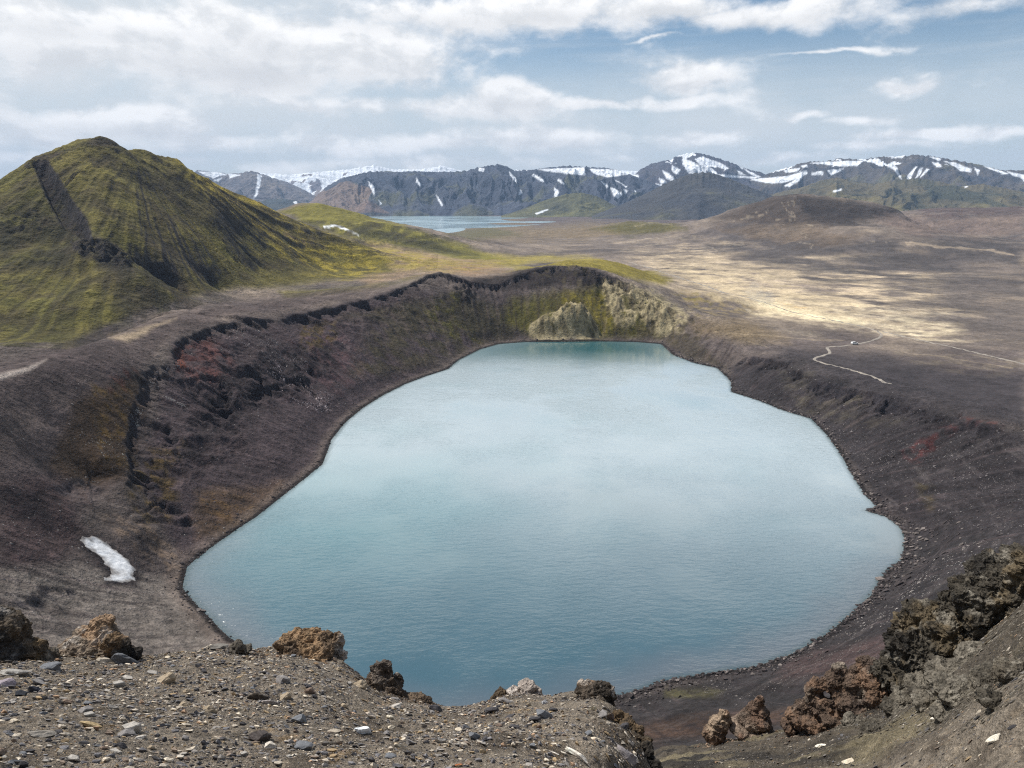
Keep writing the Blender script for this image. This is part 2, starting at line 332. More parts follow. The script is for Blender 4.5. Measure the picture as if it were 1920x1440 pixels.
# --- plain and low hills
w=sub(640,6000,-44,60); x,y=X[w],Y[w]; far=sst(700,1700,R[w])*(1-sst(4200,5000,R[w]))
lowz=sst(.5,6,Z[w])*sst(-.2,1.2,A2[w]*3+1)
D[w]+=far*lowz*(9*np.maximum(0,ridged(x/420,y/260,4,101)-.45)+2.0*fbm(x/90,y/60,3,103))+.5*lowz*fbm(x/30,y/30,3,105)*sst(650,800,R[w])
cone=sst(14,30,Z[w])*sst(1500,1800,R[w])*(R[w]<2600); D[w]+=cone*5*(ridged(x/70,y/70,3,107)-.5)
# --- everywhere: texture in proportion to distance
keep=sst(0,2.5,np.abs(Z))
D+=keep*np.clip(R*.0011,0,1.2)*fbm(X/np.maximum(R*.012,.15)*0+A2*95,L2*95,3,111)
w=sub(90,700,-50,50)
D[w]+=keep[w]*.16*fbm(X[w]/3.1,Y[w]/3.1,3,113)
# --- near ledge
w=sub(3,40,-50,62); x,y=X[w],Y[w]
D[w]+=.16*fbm(x/1.9,y/1.9,3,121)+.055*fbm(x/.45,y/.45,3,123)+.018*fbm(x/.09,y/.09,2,125)
nr=(R[w]<40)*sst(13.5,16,R[w]); D[w]+=nr*.35*(ridged(x/2.4,y/2.4,4,127)-.5)
# water line: shallow beach, then the wall
ZF=Z+D
low=(~INL)&(DS<14); bz=np.minimum(DS*.16,1.1)+.05; k=sst(14,2,DS)
wob=.35*fbm(X/6,Y/6,3,131)
ZF=np.where(low,ZF*(1-k)+(np.minimum(ZF,bz+3)*.35+bz*.65+wob*sst(0,3,DS))*k,ZF)
ZF=np.where(INL,np.minimum(ZF,-.02-.12*DS+.25*fbm(X/5,Y/5,2,133)*sst(0,2,DS)),ZF)
# keep the second lake's bed under water
bas=(R>2000)&(R<5200)&(Z<0); ZF=np.where(bas,np.minimum(ZF,-.5),ZF)
Z0=Z; Z=ZF; U,V=pix(X,Y,Z); log('displaced')
# ------------------------------------------------------------------ surface colours (albedo, with some cloud shadow painted in)
K=1.0/1.32
gy,gx=np.gradient(Z); dr=np.gradient(R,axis=0); da=R*np.gradient(AZ)[None]
SL=np.hypot(gy/dr,gx/da)   # steepness
ACOL=np.zeros(Z.shape+(3,),np.float32)
def mix(w,col,msk):
    msk=msk[...,None]; ACOL[w]=ACOL[w]*(1-msk)+np.asarray(col)*msk
n1=fbm(X/60,Y/60,4,201); n2=fbm(X/9,Y/9,4,203)
ALL=(slice(None),slice(None))
ACOL[:]=C(98,90,86)
mix(ALL,C(80,72,72),sst(-.1,.4,n1)); 
# plain
pl=(~INC)&(R>300)&(A2>-.35)
wp=sub(300,40000,-30,180)
p1=fbm(X[wp]/150,Y[wp]/110,5,205); p2=fbm(X[wp]/38,Y[wp]/30,4,207)
out=(~INC[wp]).astype(float)*sst(0,8,DC[wp])
mix(wp,C(122,112,104),out); mix(wp,C(92,86,85),out*sst(-.1,.45,p1+.3*p2)*.8); mix(wp,C(150,137,122),out*sst(.05,.6,-p1+.4*p2)*.6)
mix(wp,C(96,84,80),out*sst(2500,3400,R[wp])*.7)
def paint(col,pts,soft=12,warp=14,ws=60,r=(100,6000),seed=5,a=1.,noise=None):
    pa,_=ray([p[0] for p in pts]*2,[p[1]-40 for p in pts]+[p[1]+40 for p in pts])
    w=sub(r[0],r[1],math.degrees(pa.min())-4,math.degrees(pa.max())+4); mk=blobpx(pts,w,soft,warp,ws,seed)*a
    nz=mk>0
    if not nz.any(): return
    if noise is not None:
        sc,lo,hi=noise[:3]; mk[nz]*=sst(lo,hi,fbm(X[w][nz]/sc,Y[w][nz]/sc,4,seed+300))
    A_=ACOL[w]; mm=mk[nz][:,None]; A_[nz]=A_[nz]*(1-mm)+C(*col)*mm; ACOL[w]=A_
PAINTS=[
 # the plain: pale and dark ash, a few cloud shadows painted in
 ((190,174,150),[(1180,485),(1300,470),(1500,490),(1760,520),(1800,600),(1740,630),(1500,600),(1400,590),(1330,540),(1240,530)],30,60,90,(560,6000),.75,(40,-.35,.25)),
 ((88,83,82),[(1300,455),(1920,450),(1920,500),(1700,508),(1500,500),(1380,485)],14,40,120,(700,2500),.9,(80,-.6,.0)),
 ((204,191,166),[(1400,550),(1450,560),(1560,580),(1720,590),(1790,612),(1800,630),(1740,632),(1600,612),(1480,596),(1420,585)],24,40,40,(520,1200),.9,(16,-.35,.2)),
 ((216,204,176),[(1410,556),(1440,568),(1520,586),(1620,604),(1610,610),(1500,594),(1430,578)],6,8,30,(520,1200),.9),
 ((205,170,110),[(1450,568),(1470,566),(1520,578),(1500,582)],5,6,30,(500,1200),.6,(10,-.1,.3)),
 ((118,108,108),[(1360,520),(1480,528),(1600,545),(1550,552),(1430,545)],10,30,50,(560,1200),.5),
 ((100,92,90),[(1500,640),(1560,620),(1640,625),(1660,640),(1600,660),(1920,650),(1920,790),(1650,735),(1480,680),(1380,660),(1300,640)],16,24,40,(330,700),.85),
 ((80,72,74),[(1600,690),(1920,700),(1920,800),(1700,750),(1560,700)],18,20,40,(300,600),.8),
 ((128,118,104),[(1640,650),(1920,670),(1920,715),(1740,690)],10,30,30,(380,700),.5,(12,-.1,.3)),
 ((122,108,88),[(1290,605),(1400,600),(1480,640),(1400,640),(1310,625)],14,12,30,(400,700),.8),
 ((150,135,105),[(1260,548),(1330,545),(1400,570),(1430,590),(1300,598)],8,10,20,(560,720),.6,(10,-.2,.3)),
 ((126,115,60),[(1265,550),(1310,550),(1340,565),(1310,580)],6,10,14,(560,720),.5,(8,-.1,.3)),
 ((70,66,68),[(1480,655),(1640,665),(1760,690),(1920,700),(1920,812),(1820,788),(1700,755),(1640,738),(1530,716),(1450,676)],16,16,40,(280,650),.8),
 ((150,138,120),[(1220,470),(1500,500),(1600,520),(1350,530),(1230,510)],16,30,60,(600,1500),.6,(30,-.3,.2)),
 ((78,75,76),[(1500,505),(1700,512),(1920,520),(1920,560),(1700,540),(1520,535)],12,30,90,(600,1400),.65,(60,-.3,.2)),
 ((96,90,86),[(1640,560),(1920,565),(1920,600),(1760,590)],12,20,60,(500,1100),.5,(40,-.3,.2)),
 ((192,177,150),[(1230,498),(1420,508),(1540,545),(1640,590),(1560,602),(1420,590),(1330,545)],14,24,50,(560,1500),.6,(26,-.4,.2)),
 ((104,97,93),[(1660,515),(1920,530),(1920,645),(1780,632),(1680,580)],24,36,60,(480,1500),.8,(45,-.5,.2)),
 # green mound behind the far rim
 ((128,118,62),[(940,515),(1000,492),(1100,480),(1180,488),(1260,525),(1240,535),(1150,520),(1100,500),(1000,505)],8,8,30,(640,1000),.9),
 ((150,138,76),[(850,470),(950,480),(1060,480),(1130,487),(1000,492),(960,500),(900,498)],8,10,50,(700,1800),.8),
 ((140,122,104),[(690,440),(760,465),(930,490),(960,510),(900,524),(780,515),(690,540),(640,490),(680,470)],10,14,50,(620,1250),.85),
 ((160,130,105),[(720,470),(850,490),(930,500),(880,515),(800,500)],6,14,30,(620,1300),.6,(20,-.2,.2)),
 ((108,102,58),[(520,545),(640,540),(740,530),(830,500),(780,520),(700,540),(640,552),(540,560)],6,6,30,(560,800),.7),
 # middle distance beyond
 ((122,108,88),[(830,430),(960,405),(1010,425),(1100,415),(1200,430),(1100,450),(900,450)],8,14,80,(1100,4500),.8),
 ((92,92,60),[(830,438),(920,425),(980,440),(880,450)],6,10,60,(1100,4500),.6),
 ((98,92,54),[(1110,430),(1180,412),(1260,418),(1290,430),(1180,440)],8,8,70,(1500,3000),.9),
 ((84,74,67),[(1330,412),(1400,380),(1480,360),(1520,385),(1560,420),(1480,425)],10,10,80,(1500,2600),.9),
 ((62,54,50),[(1490,362),(1570,372),(1690,392),(1680,405),(1600,420),(1560,425),(1510,400)],10,10,80,(1500,2600),.9),
 ((110,96,82),[(1330,420),(1500,425),(1620,440),(1560,455),(1400,450)],12,20,80,(1100,2400),.7),
 ((120,104,96),[(1640,405),(1920,400),(1920,440),(1700,440)],12,20,80,(1100,5000),.6),
 ((88,72,70),[(1700,388),(1920,385),(1920,400),(1750,404)],8,14,90,(2000,5000),.7),
 # hill
 ((106,99,62),[(-50,340),(60,285),(190,250),(330,290),(530,395),(720,480),(740,510),(600,530),(400,545),(300,570),(0,690),(-50,700)],8,10,60,(440,1150),1.),
 ((66,60,50),[(160,270),(210,262),(260,290),(330,330),(420,370),(500,420),(620,480),(600,500),(440,440),(330,400),(240,360)],20,26,70,(440,1150),.55,(50,-.3,.2)),
 ((56,54,44),[(-40,390),(60,385),(150,420),(180,460),(120,520),(0,520)],22,24,60,(440,1150),.75,(60,-.4,.1)),  # dark rock plus the cloud shadow on the left face, painted as colour
 ((58,52,50),[(180,480),(280,500),(400,540),(300,570),(240,600),(190,600),(230,540)],20,24,50,(420,1000),.75,(50,-.3,.2)),
 ((166,150,84),[(330,300),(400,330),(540,400),(700,470),(735,490),(600,480),(480,440),(370,360)],10,14,50,(600,1200),.85,(24,-.5,.1)),
 ((166,150,80),[(480,440),(600,470),(700,490),(720,510),(620,520),(540,490)],12,24,40,(600,1150),.65,(20,-.3,.3)),
 ((102,99,60),[(0,520),(120,520),(200,560),(150,640),(0,680)],24,24,50,(420,900),.7,(30,-.35,.2)),
 ((104,102,58),[(-20,330),(60,320),(95,350),(100,400),(0,400)],16,14,40,(600,900),.6,(30,-.35,.3)),
 ((52,45,48),[(60,306),(88,300),(118,345),(142,385),(165,415),(176,455),(150,448),(114,422),(92,385),(76,345)],4,4,40,(560,800),1.),
 ((100,92,88),[(150,410),(175,435),(215,470),(260,520),(235,500),(190,455),(160,430)],6,8,20,(500,760),.6),
 ((62,58,60),[(135,455),(165,445),(205,450),(250,485),(240,505),(190,495),(150,480)],5,6,16,(500,760),.8),
 ((62,54,52),[(50,296),(110,283),(190,255),(235,270),(215,275),(150,275),(80,305)],4,5,30,(700,900),.8),
 ((150,128,112),[(470,415),(560,440),(620,462),(610,468),(540,450)],4,5,20,(700,1100),.7,(10,-.1,.3)),
 ((146,134,70),[(560,440),(700,455),(860,490),(940,498),(880,505),(740,505),(620,480)],10,12,50,(700,1500),.7,(24,-.5,.1)),
 ((122,116,66),[(520,395),(600,375),(650,390),(780,430),(960,490),(900,495),(760,462),(640,440)],6,8,60,(1100,1700),1.),
 ((66,64,44),[(640,415),(760,440),(900,480),(860,482),(760,462),(680,440)],6,10,60,(1100,1700),.7),
 # rim shoulder on the left
 ((90,80,79),[(-40,690),(200,630),(330,580),(640,540),(740,540),(600,575),(420,600),(320,640),(250,700),(230,900),(100,1000),(-40,1100)],16,10,40,(130,700),.8),
 ((168,152,128),[(205,632),(330,596),(300,612),(240,640)],6,8,30,(250,520),.55),
 ((170,160,152),[(-40,712),(40,690),(90,672),(60,692),(-40,728)],4,5,20,(180,420),.75),
 ((120,108,102),[(0,770),(90,740),(160,700),(130,760),(70,840),(0,860)],20,20,14,(150,380),.5,(7,-.2,.3)),
 ((72,58,44),[(140,760),(260,700),(270,760),(240,860),(235,900),(150,920),(90,880)],16,16,18,(150,380),.8),
 ((104,84,46),[(170,720),(240,720),(245,830),(230,880),(180,860)],14,14,10,(150,380),.6,(5,-.1,.35)),
 ((100,66,58),[(200,700),(260,690),(250,730),(200,740)],10,14,12,(200,400),.6,(6,-.1,.3)),
 ((80,66,66),[(0,900),(120,900),(160,1000),(100,1080),(0,1080)],24,20,20,(120,300),.8),
 # inner wall left
 ((80,70,73),[(330,640),(540,600),(760,545),(900,560),(960,640),(860,670),(700,760),(600,870),(420,1000),(350,1060),(260,900)],14,10,30,(160,700),.85),
 ((104,70,66),[(330,650),(400,630),(440,680),(420,730),(350,710)],12,12,16,(250,460),.75,(8,-.4,.2)),
 ((112,70,58),[(325,660),(342,655),(350,690),(332,695)],4,5,6,(250,460),.9),
 ((100,76,78),[(540,630),(640,620),(700,680),(640,740),(560,700)],18,16,20,(250,520),.6,(9,-.3,.3)),
 ((60,54,56),[(420,690),(520,650),(620,650),(640,700),(560,710),(500,770),(450,800),(400,860),(330,860),(380,780)],14,16,14,(200,480),.8,(8,-.5,.1)),
 ((98,84,44),[(560,610),(640,600),(620,650),(570,650)],10,14,10,(250,520),.6,(6,-.2,.2)),
 ((98,82,46),[(240,850),(340,830),(330,940),(300,1000),(250,960)],14,14,10,(150,350),.7,(5,-.2,.25)),
 ((124,96,56),[(380,930),(470,930),(480,965),(430,1000),(400,1000)],12,14,10,(150,350),.5,(5,-.15,.25)),
 ((100,82,60),[(360,920),(540,900),(520,940),(420,1003),(370,1010)],12,14,10,(150,350),.5),
 ((138,120,104),[(180,960),(300,1000),(360,1060),(330,1090),(230,1010)],16,16,8,(120,300),.6,(3.5,-.15,.2)),
 ((78,74,46),[(700,600),(860,600),(960,640),(860,668),(760,700),(660,700)],20,16,20,(350,640),.6,(14,-.4,.2)),
 ((70,66,42),[(640,600),(780,560),(900,560),(980,600),(960,640),(800,600)],16,16,20,(350,680),.7),
 ((102,98,46),[(800,560),(870,545),(850,590),(900,640),(830,640),(800,600)],8,10,16,(400,680),.6,(10,-.2,.3)),
 ((52,46,46),[(860,530),(1000,502),(1120,508),(1150,540),(1060,535),(960,545),(900,540)],6,8,20,(520,700),.85),
 ((92,88,44),[(960,560),(1130,540),(1240,560),(1240,630),(1000,632),(940,600)],12,12,20,(480,700),.85),
 ((116,106,54),[(1040,545),(1140,550),(1180,600),(1130,628),(1110,590),(1060,570)],10,10,12,(480,700),.75,(9,-.4,.15)),
 ((150,140,116),[(1128,525),(1165,528),(1172,580),(1150,596),(1132,560)],5,8,10,(480,700),.9,(6,-.6,-.1)),
 ((148,138,114),[(1168,530),(1220,543),(1295,590),(1275,625),(1235,630),(1200,600),(1180,565)],8,10,10,(480,700),.9,(7,-.45,.0)),
 ((150,142,122),[(1070,570),(1100,575),(1115,610),(1100,635),(1050,635),(1010,630),(1040,600)],4,6,8,(480,600),.75,(4,-.3,.1)),
 ((76,70,58),[(1240,610),(1310,640),(1370,700),(1360,690),(1300,678),(1250,645)],8,8,14,(400,640),.7),
 # right wall
 ((64,60,62),[(1370,690),(1480,680),(1620,735),(1920,810),(2000,1100),(1700,1060),(1700,980),(1620,900),(1540,790),(1380,740)],12,10,20,(100,500),.95),
 ((100,94,82),[(1450,690),(1530,700),(1500,730),(1640,745),(1600,780),(1700,790),(1600,800),(1500,770)],14,14,12,(220,460),.6,(9,-.3,.3)),
 ((112,58,54),[(1690,845),(1790,795),(1800,805),(1720,865),(1690,870)],7,12,8,(200,400),.55,(5,-.2,.3)),
 ((110,62,56),[(1800,780),(1880,795),(1880,808),(1810,795)],5,8,8,(200,400),.6,(4,-.3,.3)),
 ((88,78,46),[(1715,900),(1750,920),(1755,960),(1730,950)],8,10,8,(150,360),.6,(5,-.3,.3)),
 ((64,58,60),[(1640,930),(1730,910),(1740,970),(1690,980)],14,14,10,(150,360),.5),
 ((64,61,62),[(1150,1310),(1420,1250),(1640,1120),(1720,1000),(1920,1000),(1920,1200),(1600,1310),(1400,1400),(1150,1440)],16,8,20,(60,300),.9),
 ((94,76,74),[(1480,1240),(1660,1190),(1680,1230),(1560,1270),(1450,1275)],12,10,8,(80,250),.6),
 ((96,74,60),[(1160,1370),(1300,1340),(1480,1330),(1500,1350),(1300,1385),(1180,1400)],12,10,8,(40,200),.6),
 ((108,104,64),[(1250,1290),(1360,1295),(1340,1310),(1250,1305)],8,10,8,(60,250),.4),
 # bottom left bowl
 ((122,115,109),[(-50,1060),(120,1060),(300,1080),(350,1110),(460,1210),(300,1300),(-50,1300)],16,8,16,(80,300),.9),
 ((112,104,98),[(330,1120),(360,1125),(440,1200),(400,1210),(350,1150)],6,3,8,(120,300),.8),
 ((100,94,90),[(230,1090),(340,1120),(380,1190),(260,1160)],12,10,6,(120,300),.5,(5,-.2,.3)),
 ((52,46,48),[(150,1005),(175,1002),(230,1040),(262,1080),(255,1100),(190,1100),(200,1075),(150,1020)],9,5,6,(120,300),.9),
]
for k,(col,pts,soft,warp,ws,rr,a,*ns) in enumerate(PAINTS):
    paint(col,pts,soft,warp,ws,rr,seed=5+k*3,a=a,noise=ns[0] if ns else None)
log('painted')
def line(col,pts,wd,r,a=1.,warp=1.5):
    w=sub(r[0],r[1],-44,44); u=U[w];v=V[w]; xs=[p[0] for p in pts]; ys=[p[1] for p in pts]
    bb=(u>min(xs)-8)&(u<max(xs)+8)&(v>min(ys)-8)&(v<max(ys)+8); M=np.zeros(u.shape)
    if bb.any():
        xx=X[w][bb];yy=Y[w][bb]
        d,_,_=dist_poly(u[bb]+warp*fbm(xx/20,yy/20,3,401),v[bb]+warp*fbm(xx/20,yy/20,3,402),pts,False); M[bb]=a*sst(wd,wd*.3,d)
    mix(w,C(*col),M)
PALE=(168,156,138)
for L in [[(1465,378),(1470,386),(1476,395),(1485,402)],[(1375,415),(1400,408),(1425,404),(1436,400),(1440,392)],[(1476,380),(1484,376),(1492,380),(1486,386),(1478,384)],[(1478,400),(1488,398),(1490,406),(1478,404)],[(1455,412),(1465,412)],[(1480,412),(1492,412)],[(1512,421),(1525,423)],[(1500,436),(1512,440),(1510,446)],[(1285,443),(1305,442),(1300,447)],[(1295,470),(1310,464),(1335,464),(1345,470),(1335,478),(1310,478),(1298,472)],[(1312,470),(1325,468),(1335,473),(1318,476),(1312,471)],[(1360,460),(1395,458)],[(1624,455),(1640,453)],[(1660,453),(1672,454)],[(1400,405),(1420,398)],[(1500,455),(1525,458),(1520,465)],[(1190,424),(1230,416),(1260,422)],[(1170,455),(1220,447),(1260,443),(1290,450)],[(1200,462),(1250,455)]]:
    line(PALE,L,1.5,(900,2600),.34,3)
line((176,160,140),[(1700,455),(1760,462),(1860,470),(1900,478)],3,(900,2600),.5,4); 
for L in [[(1580,640),(1500,634),(1400,628),(1340,622)],[(1400,640),(1440,652)],[(1700,630),(1800,640),(1880,636)],[(1690,660),(1760,668),(1900,690)]]: line((160,146,126),L,1.6,(380,700),.3,4)
for L in [[(60,1112),(110,1098),(200,1110),(235,1120)],[(45,1120),(80,1160),(80,1185)]]: line((50,46,48),L,2.5,(120,260),.5,5)
for L in [[(245,1118),(330,1130),(390,1190)],[(240,1135),(320,1160),(380,1195)],[(300,1115),(345,1160),(375,1195)]]: line((128,120,114),L,2.5,(120,260),.5,4)
for L in [[(20,1112),(45,1130),(75,1165)]]: line((150,142,136),L,2.2,(120,260),.6,4)
line((225,228,232),[(608,425),(630,423),(655,432),(672,441)],2.6,(1100,1700),1.,1)
# hill streaks follow the gullies
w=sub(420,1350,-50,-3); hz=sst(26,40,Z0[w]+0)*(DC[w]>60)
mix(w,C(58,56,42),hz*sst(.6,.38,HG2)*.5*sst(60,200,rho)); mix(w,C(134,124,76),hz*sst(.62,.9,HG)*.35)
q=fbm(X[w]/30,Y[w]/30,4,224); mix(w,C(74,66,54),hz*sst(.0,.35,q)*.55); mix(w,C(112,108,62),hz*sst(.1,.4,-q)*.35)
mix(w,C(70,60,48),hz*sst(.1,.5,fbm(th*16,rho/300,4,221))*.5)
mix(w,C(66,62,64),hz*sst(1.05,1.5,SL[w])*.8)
# second ridge streaks
# wall streaks
w=sub(100,700,-50,50); inn=INC[w]*(~INL[w])*sst(2,10,DS[w])
q=fbm(TH[w]*60,RHO[w]/60,4,231); mix(w,C(60,52,54),inn*sst(.0,.4,q)*.5); mix(w,C(112,98,98),inn*sst(.12,.5,-q)*.3)
q=fbm(X[w]/2.6,Y[w]/2.6,3,233); mix(w,C(58,52,52),inn*sst(.1,.45,q)*.2)
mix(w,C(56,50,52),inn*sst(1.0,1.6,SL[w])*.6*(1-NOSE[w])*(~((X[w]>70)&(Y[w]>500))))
mix(w,C(148,138,114),sst(.15,.5,NOSE[w])*sst(-.45,-.0,n2[w])*.9)
mix(w,C(68,65,70),np.clip(CLM[w],0,1)*.8*(~INL[w])*sst(-.35,.15,fbm(X[w]/2.2,Y[w]/2.2,3,235)+.6*fbm(X[w]/25,Y[w]/25,2,236))*np.where(X[w]>100,.85,.9))
q=ridged(X[w]/7,Y[w]/14,4,261); fr=(X[w]>20)*(Y[w]>500)*inn; mix(w,C(84,76,58),fr*sst(.5,.25,q)*.6)
# horizontal tide marks on the right bank
q=fbm(DS[w]/2.2,TH[w]*7,3,237); rb=(X[w]>20)*(Y[w]<260)*(DS[w]<90)*INC[w]; mix(w,C(58,54,55),rb*sst(.05,.4,q)*.5); mix(w,C(104,98,96),rb*sst(.15,.5,-q)*.35)
# shore: damp strip, then paler beach
sh=(~INL[w])*1.; mix(w,C(108,98,92),sh*sst(6,3,DS[w])*.6*(X[w]<20)); mix(w,C(46,42,42),sh*sst(2.3,.9,DS[w]+.8*fbm(X[w]/4,Y[w]/4,2,239))*.9)
mix(w,C(70,74,66),INL[w]*1.)
# gravel ledge
w=sub(.8,32,-180,180); x,y=X[w],Y[w]
g1=fbm(x/1.3,y/1.3,4,241); g2=fbm(x/.25,y/.25,3,243); ld=sst(30,26,R[w])
mix(w,C(137,128,117),ld); mix(w,C(96,87,78),ld*sst(.0,.4,g1)*.7); mix(w,C(160,148,132),ld*sst(.1,.5,g2)*.45); mix(w,C(150,122,84),ld*sst(.25,.55,fbm(x/.7,y/.7,3,245))*.4)
ww=sst(14.2,16,R[w])*ld*(A2[w]>.1); mix(w,C(104,97,88),ww); mix(w,C(74,71,69),ww*sst(-.05,.25,fbm(x/3.2,y/1.2,4,247))*.8); mix(w,C(150,140,116),ww*sst(.05,.35,fbm(x/3.5+5,y/1.3,4,249))*.6)
sc=(n2*.12+.06*fbm(X/2.2,Y/2.2,3,251)+1)[...,None]; ACOL*=np.clip(sc,.6,1.4)
lum=ACOL@np.array([.3,.6,.1]); ACOL=lum[...,None]+(ACOL-lum[...,None])*1.18; ACOL*=np.clip((lum/.135)**.34,.5,1.32)[...,None]*K; ACOL=np.clip(ACOL,.004,.8)
log('coloured')
# ------------------------------------------------------------------ split into landforms
def mesh_np(name,verts,quads,smooth=True):
    me=bpy.data.meshes.new(name); nv=len(verts); nf=len(quads); k=quads.shape[1]
    me.vertices.add(nv); me.vertices.foreach_set('co',np.ascontiguousarray(verts,np.float32).ravel())
    me.loops.add(nf*k); me.loops.foreach_set('vertex_index',np.ascontiguousarray(quads,np.int32).ravel())
    me.polygons.add(nf); me.polygons.foreach_set('loop_start',np.arange(0,nf*k,k,dtype=np.int32))
    if smooth: me.polygons.foreach_set('use_smooth',np.ones(nf,bool))
    else: me.polygons.foreach_set('use_smooth',np.zeros(nf,bool))
    me.update(calc_edges=True); return me
def setcol(me,rgb,name='tint'):
    a=me.attributes.new(name,'FLOAT_COLOR','POINT'); c=np.ones((len(rgb),4),np.float32); c[:,:3]=rgb; a.data.foreach_set('color',c.ravel())
def link(name,me,mat=None,**props):
    o=bpy.data.objects.new(name,me); COL.objects.link(o)
    if mat is not None: me.materials.append(mat)
    for k,v in props.items(): o[k]=v
    return o
IDX=np.arange(NR*NC).reshape(NR,NC)
q=np.stack([IDX[:-1,:-1],IDX[1:,:-1],IDX[1:,1:],IDX[:-1,1:]],-1).reshape(-1,4)[:, ::-1]
fc=q[:,0]
er=np.interp(AZ,np.arctan2(EDGE[:,0],EDGE[:,1]),np.hypot(EDGE[:,0],EDGE[:,1]))
Rf=R.ravel()[fc]; Af=np.degrees(A2.ravel()[fc]); ERf=np.repeat(er[None],NR,0).ravel()[fc]; INCf=INC.ravel()[fc]; DCf=DC.ravel()[fc]; Zf=Z0.ravel()[fc]
reg=np.full(len(q),3)                                   # 3 plain
reg[(Af<-6)&(Af>-60)&(Rf>ERf)&(Rf<1250)&(Rf>150)]=2     # 2 hill
reg[(Af<4)&(Af>-40)&(Rf>=1050)&(Rf<1800)&(Zf>22)&(Af>-18)]=4   # 4 green ridge
reg[(Af>18)&(Af<35)&(Rf>1550)&(Rf<2500)&(Zf>24)]=5      # dark cone
reg[(Rf<=760)&(INCf|(DCf<26)|((Rf<=ERf)&(Af<-5)))|((Rf<300)&(Rf>30))]=1
reg[Rf<=30]=0
names={0:('gravel_slope','stony grey brown gravel slope with scattered stones in front of the lake','slope'),1:('crater_wall','dark inner slopes and rim of the volcanic crater around the blue lake','crater'),2:('hill','big mossy green hill with dark gullies rising beyond the crater rim','hill'),3:('ground','wide beige and grey ash plain stretching to the far mountains','plain'),4:('green_ridge','low mossy green ridge between the big hill and the distant lake','hill'),5:('cinder_hill','dark brown cinder hill on the plain with pale winding tracks','hill')}
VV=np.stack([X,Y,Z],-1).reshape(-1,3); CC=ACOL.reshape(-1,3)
# ------------------------------------------------------------------ materials
def nodes(name):
    m=bpy.data.materials.new(name); m.use_nodes=True; nt=m.node_tree; return m,nt,nt.nodes['Principled BSDF'],nt.nodes.new,nt.links.new
def noise(nt,vec,scale,detail=4,rough=.55,kind='FBM'):
    n=nt.nodes.new('ShaderNodeTexNoise'); n.inputs['Scale'].default_value=scale; n.inputs['Detail'].default_value=detail; n.inputs['Roughness'].default_value=rough
    nt.links.new(vec,n.inputs['Vector']); return n.outputs['Fac']
def math_(nt,op,a,b=None,c=None):
    n=nt.nodes.new('ShaderNodeMath'); n.operation=op
    for i,x in enumerate((a,b,c)):
        if x is None: continue
        if isinstance(x,(int,float)): n.inputs[i].default_value=x
        else: nt.links.new(x,n.inputs[i])
    return n.outputs[0]
def ramp(nt,x,a,b,c=0.,d=1.):
    n=nt.nodes.new('ShaderNodeMapRange'); n.interpolation_type='SMOOTHSTEP'; nt.links.new(x,n.inputs[0])
    for i,v in zip((1,2,3,4),(a,b,c,d)): n.inputs[i].default_value=v
    return n.outputs[0]
def mixc(nt,f,a,b,mode='MIX'):
    n=nt.nodes.new('ShaderNodeMix'); n.data_type='RGBA'; n.blend_type=mode
    if isinstance(f,(int,float)): n.inputs[0].default_value=f
    else: nt.links.new(f,n.inputs[0])
    for i,x in ((6,a),(7,b)):
        if isinstance(x,(tuple,list,np.ndarray)): n.inputs[i].default_value=tuple(x)[:3]+(1,)
        else: nt.links.new(x,n.inputs[i])
    return n.outputs[2]
def earth(name,scales,bump=.5,bdist=.3,speck=None,contrast=.45,rough=.95):
    """weathered ground: the painted tint broken up by noise at several sizes, with relief to match"""
    m,nt,P,new,ln=nodes(name)
    at=new('ShaderNodeAttribute'); at.attribute_name='tint'; tc=new('ShaderNodeTexCoord'); ob=tc.outputs['Object']
    tot=None; hsum=None
    for s in scales:
        f=noise(nt,ob,1/s,5,.62); g=ramp(nt,f,.28,.72,1-contrast,1+contrast)
        tot=g if tot is None else math_(nt,'MULTIPLY',tot,g)
        h=math_(nt,'MULTIPLY',f,s**.75); hsum=h if hsum is None else math_(nt,'ADD',hsum,h)
    col=mixc(nt,1.,at.outputs['Color'],(1,1,1),'MULTIPLY')
    vm=new('ShaderNodeVectorMath'); vm.operation='SCALE'; ln(at.outputs['Color'],vm.inputs[0]); ln(tot,vm.inputs['Scale']); col=vm.outputs[0]
    if speck:
        for (s,thr,c) in speck:
            v=new('ShaderNodeTexVoronoi'); v.inputs['Scale'].default_value=1/s; ln(ob,v.inputs['Vector'])
            f1=ramp(nt,v.outputs['Distance'],.34,.22); sep=new('ShaderNodeSeparateColor'); ln(v.outputs['Color'],sep.inputs[0])
            f=math_(nt,'MULTIPLY',f1,math_(nt,'GREATER_THAN',sep.outputs[0],thr)); f=math_(nt,'MULTIPLY',f,ramp(nt,noise(nt,ob,.06/s,2),.45,.6))
            col=mixc(nt,f,col,c); hsum=math_(nt,'ADD',hsum,math_(nt,'MULTIPLY',f,s*.5))
    ln(col,P.inputs['Base Color']); P.inputs['Roughness'].default_value=rough; P.inputs['Specular IOR Level'].default_value=.18
    b=new('ShaderNodeBump'); b.inputs['Strength'].default_value=bump; b.inputs['Distance'].default_value=bdist; ln(hsum,b.inputs['Height']); ln(b.outputs[0],P.inputs['Normal'])
    return m
GM={0:earth('gravel',(.5,.12,.035,.012),.9,1.0,[(.05,.8,(.36,.33,.29)),(.03,.82,(.05,.05,.05))],.28),
    1:earth('scree',(14,2.2,.5),.7,.8,[(.9,.97,(.24,.225,.215)),(1.6,.93,(.03,.028,.03))],.3),
    2:earth('moss',(30,6,1.6),.8,1.0,None,.28),
    3:earth('ash',(60,12,2.2),.4,.7,None,.2),
    4:earth('moss',(60,14),.7,1.0,None,.2),5:earth('cinder',(60,14),.7,1.,None,.2)}
